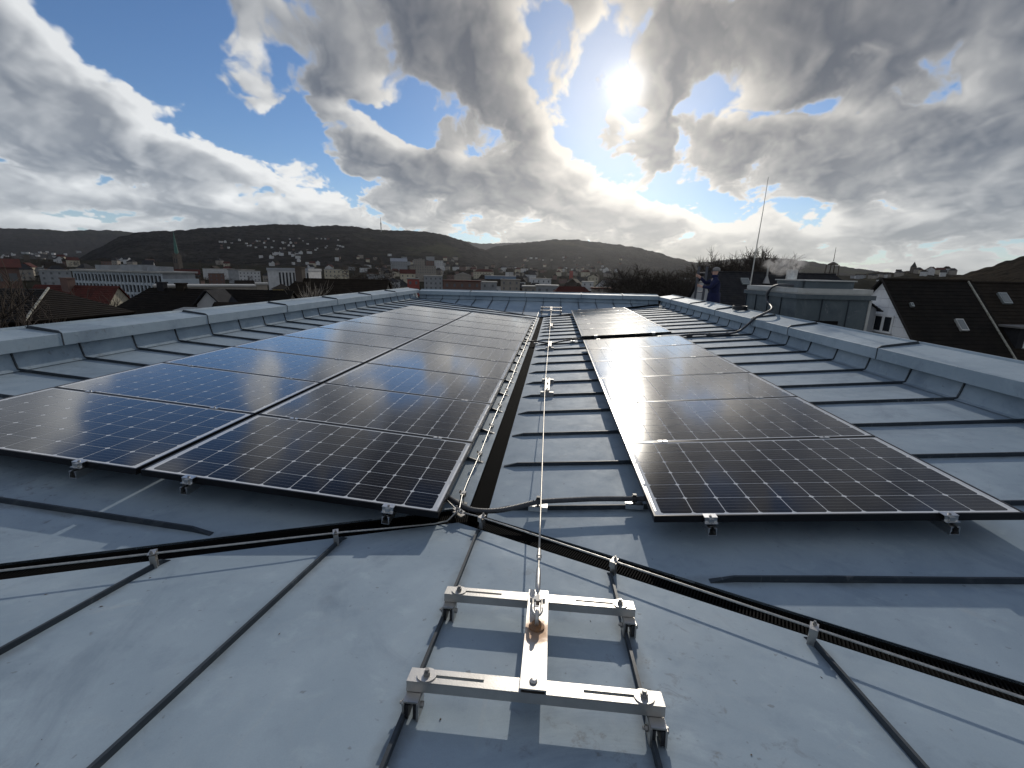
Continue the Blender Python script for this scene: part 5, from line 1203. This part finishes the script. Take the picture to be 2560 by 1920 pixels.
LOOK = ('white house with brown gable roof', 'cream house with red roof', 'beige house with hipped roof', 'white front gabled house', 'grey flat roofed house', 'brick house with brown roof')
def zone(p):
    v = Vector(p) - CAM; z = v.dot(AX_F); px = 1280 + 1130.61 * v.dot(AX_R) / z
    for lim, txt in ((180, 'near the left edge'), (415, 'around the office slab'), (510, 'around the church'), (660, 'between church and striped hall'), (790, 'by the striped hall'), (900, 'left of the weeping tree'), (1020, 'right of the weeping tree'), (1130, 'below the tall blocks'), (1250, 'by the blue hall'), (1360, 'by the bright office'), (1470, 'by the red tower'), (1700, 'by the bare tree group'), (2230, 'left of the castle tower')):
        if px < lim: return txt
    return 'right of the castle tower'
def town_house(name, label, group, p, rot, sc, var, wins=True):
    t = thing(name, LOOK[var] + ' ' + label + ', ' + zone(p), 'house', p, rot, group=group); w_, r_, g_ = VAR[var]
    obj('wall', w_, t); obj('roof', r_, t)
    if wins: obj('windows', g_, t, kind='stuff')
    t.scale = (sc, sc, sc); return t
rh = random.Random(5)
for k in range(170):
    px = rh.choice((rh.uniform(20, 980), rh.uniform(900, 1560), rh.uniform(1100, 1520))); d = rh.uniform(280, 1400); p = at(px, 700, d); p.z = gz(p.x, p.y) + 2.5 * rh.random() - 1
    town_house('town_house', 'in the valley town', 'houses packed in the valley town', p, rh.uniform(-.9, .9) + rh.choice((0, pi / 2)), rh.uniform(.65, 1.15), rh.choice((0, 1, 2, 2, 2, 3, 4, 5, 5, 5)))
def on_hill(key, px, py):
    loc, nr, i, dist = BVH[key].ray_cast(CAM, ray(px, py)); return loc
def hillside(key, n, box, label, group, sc, vs, seed):
    r = random.Random(seed); k = 0; tries = 0
    while k < n and tries < n * 10:
        tries += 1; x0, y0, x1, y1, tilt = box; f = r.random(); px = x0 + (x1 - x0) * f; row = int(r.random() * 5); py = y0 + tilt * f + (y1 - y0) * (row + .5) / 5 + 2.5 * sin(px * .03 + row) + r.uniform(-1, 1)
        p = on_hill(key, px, py)
        if p is None: continue
        town_house('hillside_house', label, group, p, r.uniform(-1.2, 1.2), r.uniform(*sc), r.choice(vs), False); k += 1
hillside('main', 54, (540, 590, 860, 622, 8), 'high on the hillside', 'small houses high on the hillside', (.35, .65), (0, 2, 3, 5, 0), 3)
hillside('main', 16, (650, 632, 800, 662, 2), 'at the hill foot', 'white gabled houses at the hill foot', (.7, 1.0), (3, 3, 0), 4)
hillside('main', 26, (840, 636, 1240, 664, 8), 'on the lower slope', 'buildings on the lower slope', (.6, 1.2), (0, 1, 4, 5, 2), 6)
hillside('farleft', 34, (-10, 628, 240, 656, 4), 'tiny below the far ridge', 'tiny houses below the far ridge', (.7, 1.4), (0, 4, 3, 2), 7)
hillside('second', 34, (1260, 640, 1560, 676, 6), 'below the rounded hill', 'small houses below the rounded hill', (.5, .95), (0, 1, 2, 5), 8)
hillside('castle', 12, (2225, 676, 2390, 690, 4), 'on the small hill crest', 'old houses on the small hill', (.7, 1.1), (0, 2, 3, 1), 9)
hillside('castle', 10, (2120, 692, 2220, 704, 0), 'on the small hill flank', 'houses on the flank of the small hill', (.5, .8), (0, 2, 4), 10)
p = on_hill('castle', 2281, 682) or at(2281, 682, 1200); t = thing('castle_tower', 'pointed old tower on the crest of the small hill', 'tower', p)
m = MB(); m.box(-3.5, 3.5, -3.5, 3.5, -3, 11); m.build('wall', STONE, t); m = MB(); m.lathe((0, 0, 11.01), [(5.0, 0), (.05, 10)], 4); m.build('roof', T_BLACK, t)
# mast, lattice tower
p = at(953, 577, 2440); t = thing('radio_mast', 'thin radio mast on top of the broad hill', 'mast', p)
m = MB(); m.tube([(0, 0, -10), (0, 0, 40)], 2.2, 6); m.tube([(0, 0, 40), (0, 0, 62)], 1.2, 6); m.build('shaft', GREYW, t); m = MB(); m.lathe((0, 0, 30), [(3.5, 0), (3.5, 4)], 8); m.build('platform', GREYW, t)
p = at(2077, 690, 150); zt = at(2077, 663, 150).z; t = thing('lattice_tower', 'small lattice tower with an aerial behind the dark roof', 'tower', (p.x, p.y, zt - 14))
for x, y in ((-1, -1), (1, -1), (1, 1), (-1, 1)): m = MB(); m.tube([(x * 2.2, y * 2.2, -16), (x * 1.0, y * 1.0, 14)], .16, 5); m.build('leg', STONE, t)
for k in range(5):
    z = k * 3.0; r0 = 2.2 - 1.2 * (z + 16) / 30; m = MB()
    for i in range(4): a0, a1 = i * pi / 2 + pi / 4, (i + 1) * pi / 2 + pi / 4; m.tube([(r0 * 1.41 * cos(a0), r0 * 1.41 * sin(a0), z), (r0 * 1.41 * cos(a1), r0 * 1.41 * sin(a1), z)], .09, 4)
    m.build('brace_ring', STONE, t)
m = MB(); m.lathe((0, 0, 14.05), [(1.25, 0), (1.25, .25), (.2, .8)], 8); m.build('cap', STONE, t); m = MB(); m.tube([(0, 0, 15), (0, 0, 18.6)], [.10, .04], 5); m.build('aerial', STONE, t)

# ------------------------------------------------------------------ bare trees
def bare_tree(h, seed, spread=.55, levels=5, kids=3, r0=None, droop=0.0, trunk_frac=.28, lean=(0, 0), tw=.0016):
    """returns trunk and twig meshes of a leafless tree of height about h"""
    r = random.Random(seed); T, K = MB(), MB(); r0 = r0 or h * .018
    def grow(p, d, L, rad, lv):
        n = 3 if lv < levels - 1 else 2; pts = [p]; q = p.copy(); dd = d.copy()
        for i in range(n):
            dd = (dd + Vector((r.uniform(-1, 1), r.uniform(-1, 1), r.uniform(-.3, .7))) * .20 + Vector((0, 0, -droop * (lv / levels)))).normalized(); q = q + dd * (L / n); pts.append(q.copy())
        e = rad * (.62 if lv < levels else .3)
        (T if lv < 2 else K).tube(pts, [rad + (e - rad) * i / n for i in range(n + 1)], 6 if lv < 2 else (4 if lv < 4 else 3), cap=False)
        if lv >= levels: return
        kn = kids + (1 if lv in (1, 2) else 0) + (1 if r.random() < .35 else 0)
        for i in range(kn):
            f = r.uniform(.45, 1.0) if lv > 0 else r.uniform(.7, 1.0); j = min(n - 1, int(f * n)); b = pts[j].lerp(pts[j + 1], f * n - j)
            ax = dd.orthogonal().normalized(); ax.rotate(Matrix.Rotation(r.uniform(0, 2 * pi), 3, dd)); nd = (dd + ax * r.uniform(.45, 1.2) * spread * 1.5).normalized()
            grow(b, nd, L * r.uniform(.62, .86), max(rad * r.uniform(.42, .62), h * tw), lv + 1)
    grow(Vector((0, 0, 0)), Vector((lean[0], lean[1], 1)).normalized(), h * trunk_frac, r0, 0)
    return T, K
BARK = mat('dark_bark', (.040, .030, .024), .95, col2=(.028, .022, .018), scale=3)
BIRCH = mat('pale_bark', (.30, .27, .23), .9, col2=(.10, .085, .07), scale=3)
TWIG = mat('twigs', (.034, .025, .020), .95, col2=(.050, .038, .028), scale=.8)
TWIGO = mat('orange_twigs', (.12, .060, .030), .95, col2=(.07, .04, .024), scale=.8)
def tree(label, px, pbase, ptop, d, seed, Mt=None, Mk=None, **kw):
    top = at(px, ptop, d); z0 = gz(top.x, top.y) - .3; h = top.z - z0
    T, K = bare_tree(h * .97, seed, **kw); zmax = max(v[2] for v in K.v); s = h / zmax
    t = thing('bare_tree', label, 'tree', (top.x, top.y, z0), group=kw.get('group')); T.build('trunk', Mt or BARK, t, smooth=True); K.build('crown', Mk or TWIG, t, smooth=True); t.scale = (s, s, s); return t
tree('bare tree with upright twigs in front of the corner roof', 148, 800, 630, 30, 21, levels=5, spread=.6)
tree('orange brown bare tree at the edge of the picture', -30, 800, 655, 60, 23, levels=5, Mk=TWIGO)
tree('thin bare tree between the corner roof and the red roofed house', 232, 800, 690, 58, 24, levels=4, spread=.4)
tree('pale barked weeping tree rising behind the parapet', 930, 760, 622, 62, 31, Mt=BIRCH, levels=6, droop=.22, spread=.95, kids=4)
tree('young pale birch standing left of the weeping tree', 778, 760, 690, 48, 32, Mt=BIRCH, Mk=BIRCH, levels=4, spread=.4)
tree('broad dark bare tree, left one of the group beyond the far parapet', 1585, 750, 668, 70, 41, levels=6, spread=.95, kids=4, tw=.0022)
tree('dark bare tree in the middle of the group beyond the far parapet', 1632, 750, 656, 74, 42, levels=6, spread=.9, kids=4, tw=.0022)
tree('rounded bare tree, right one of the group beyond the far parapet', 1672, 750, 668, 72, 43, levels=6, spread=.9, kids=4, tw=.0022)
tree('low dense bare tree in front of the tree group', 1610, 750, 690, 66, 44, levels=6, spread=1.0, kids=4, tw=.0022)
tree('bare tree with open crown above the dark roof, beside the man', 1806, 700, 612, 80, 51, levels=6, spread=.62, kids=4)
tree('bare tree standing right of the open crowned one above the dark roof', 1856, 700, 616, 84, 52, levels=6, spread=.62, kids=4)
tree('small bare tree behind the steam', 1990, 700, 664, 86, 53, levels=5, spread=.6)
# brush and garden trees between the houses: one mass
def brush():
    r = random.Random(77); protos = [bare_tree(1.0, 100 + k, levels=4, kids=3, spread=.8)[1] for k in range(4)]; m = MB()
    for k in range(760):
        u = r.random(); px = r.uniform(-40, 1000) if u < .62 else r.uniform(1000, 1730); d = r.choice((r.uniform(48, 110), r.uniform(130, 300), r.uniform(250, 800), r.uniform(500, 1500), r.uniform(900, 1600))); p = at(px, 700, d); g = gz(p.x, p.y)
        if px < 640 and d < 140: continue
        s = r.uniform(4, 7) if d < 110 else r.uniform(6, 11) if d < 400 else r.uniform(10, 17); a = r.uniform(0, 2 * pi); ca, sa = cos(a) * s, sin(a) * s; pr = protos[k % 4]; i0 = len(m.v)
        m.v += [(p.x + x * ca - y * sa, p.y + x * sa + y * ca, g + z * s) for x, y, z in pr.v]; m.f += [tuple(i0 + q for q in f) for f in pr.f]; m.mi += [0] * len(pr.f)
    m.build('brush', TWIG, None, label='bare brown brush and garden trees between the houses', cat='brush', kind='stuff')
brush()
# ------------------------------------------------------------------ steam from the flue
def steam():
    m = MB(); bm = bmesh.new(); bmesh.ops.create_icosphere(bm, subdivisions=3, radius=1.0)
    me = bpy.data.meshes.new('steam'); 
    for v in bm.verts: v.co = v.co * (1 + .25 * MN.noise(v.co * 2.1)); v.co.x *= .46; v.co.y *= .30; v.co.z *= .22; v.co.z += .10 * v.co.x
    bm.to_mesh(me); bm.free()
    mt = bpy.data.materials.new('steam'); mt.use_nodes = True; t = NT(mt.node_tree); t.n.remove(t.n['Principled BSDF'])
    pv = t.n.new('ShaderNodeVolumePrincipled'); pv.inputs['Color'].default_value = (.95, .93, .92, 1); pv.inputs['Anisotropy'].default_value = .3
    tc = t.n.new('ShaderNodeTexCoord'); P = tc.outputs['Object']; n = t.noise(P, 6.0, 5, .65, .8)
    fall = t.ramp01(t.v('LENGTH', t.v('MULTIPLY', P, (2.2, 3.2, 4.3))), 1.0, .25)
    t.l.new(t.m('MULTIPLY', t.m('MULTIPLY', t.ramp01(n, .46, .70), fall), 16.0), pv.inputs['Density'])
    t.l.new(pv.outputs[0], t.n['Material Output'].inputs['Volume']); me.materials.append(mt)
    c = at(1962, 664, 10.3); obj('steam', me, None, 'puff of white steam drifting from the flue pipe', 'steam', None, 'stuff', c)
steam()
# ------------------------------------------------------------------ grit and leaf bits blown onto the sheets
def debris():
    r = random.Random(9); m = MB()
    for k in range(60):
        s = r.choice((0, 0, 1, 2))
        if s == 0: x, y = r.uniform(-2.2, 2.2), r.uniform(.5, 2.1); z = zN(y); ok = y < min(hipLi(x), hipRi(x)) - .02
        elif s == 1: x, y = r.uniform(-2.6, -.4), r.uniform(1.2, 2.3); z = zL(x); ok = y > hipLo(x) + .03
        else: x, y = r.uniform(-.1, 2.8), r.uniform(1.0, 5.0); z = zR(x); ok = y > hipRo(x) + .03
        if not ok: continue
        q = r.uniform(.0012, .0032); a = r.uniform(0, 2 * pi); u = Vector((cos(a), sin(a), 0)) * q * r.uniform(1, 2.6); v = Vector((-sin(a), cos(a), 0)) * q; c = Vector((x, y, z + .0012)); up = Vector((0, 0, q * .5))
        m.raw([c - u, c - v + up * .3, c + u + up, c + v + up * .6, c + up * 1.2], [(0, 1, 4), (1, 2, 4), (2, 3, 4), (3, 0, 4)])
    m.build('debris', mat('dry_leaf', (.045, .030, .018), .9, col2=(.09, .06, .035), scale=3), None, label='grit and dry leaf bits lying on the zinc sheets', kind='stuff')
debris()
# ------------------------------------------------------------------ the air: even pale haze round everything, wholly under the sky
def haze():
    me = MB().box(-7500, 7500, -800, 7200, -70, 620).mesh('haze', [])
    mt = bpy.data.materials.new('haze'); mt.use_nodes = True; t = NT(mt.node_tree); t.n.remove(t.n['Principled BSDF'])
    pv = t.n.new('ShaderNodeVolumePrincipled'); pv.inputs['Color'].default_value = (.93, .95, 1.0, 1); pv.inputs['Density'].default_value = HAZE; pv.inputs['Anisotropy'].default_value = .80
    t.l.new(pv.outputs[0], t.n['Material Output'].inputs['Volume']); me.materials.append(mt)
    obj('haze', me, None, 'thin pale winter haze over the valley', 'haze', None, 'stuff')
HAZE = 2.4e-5
haze()
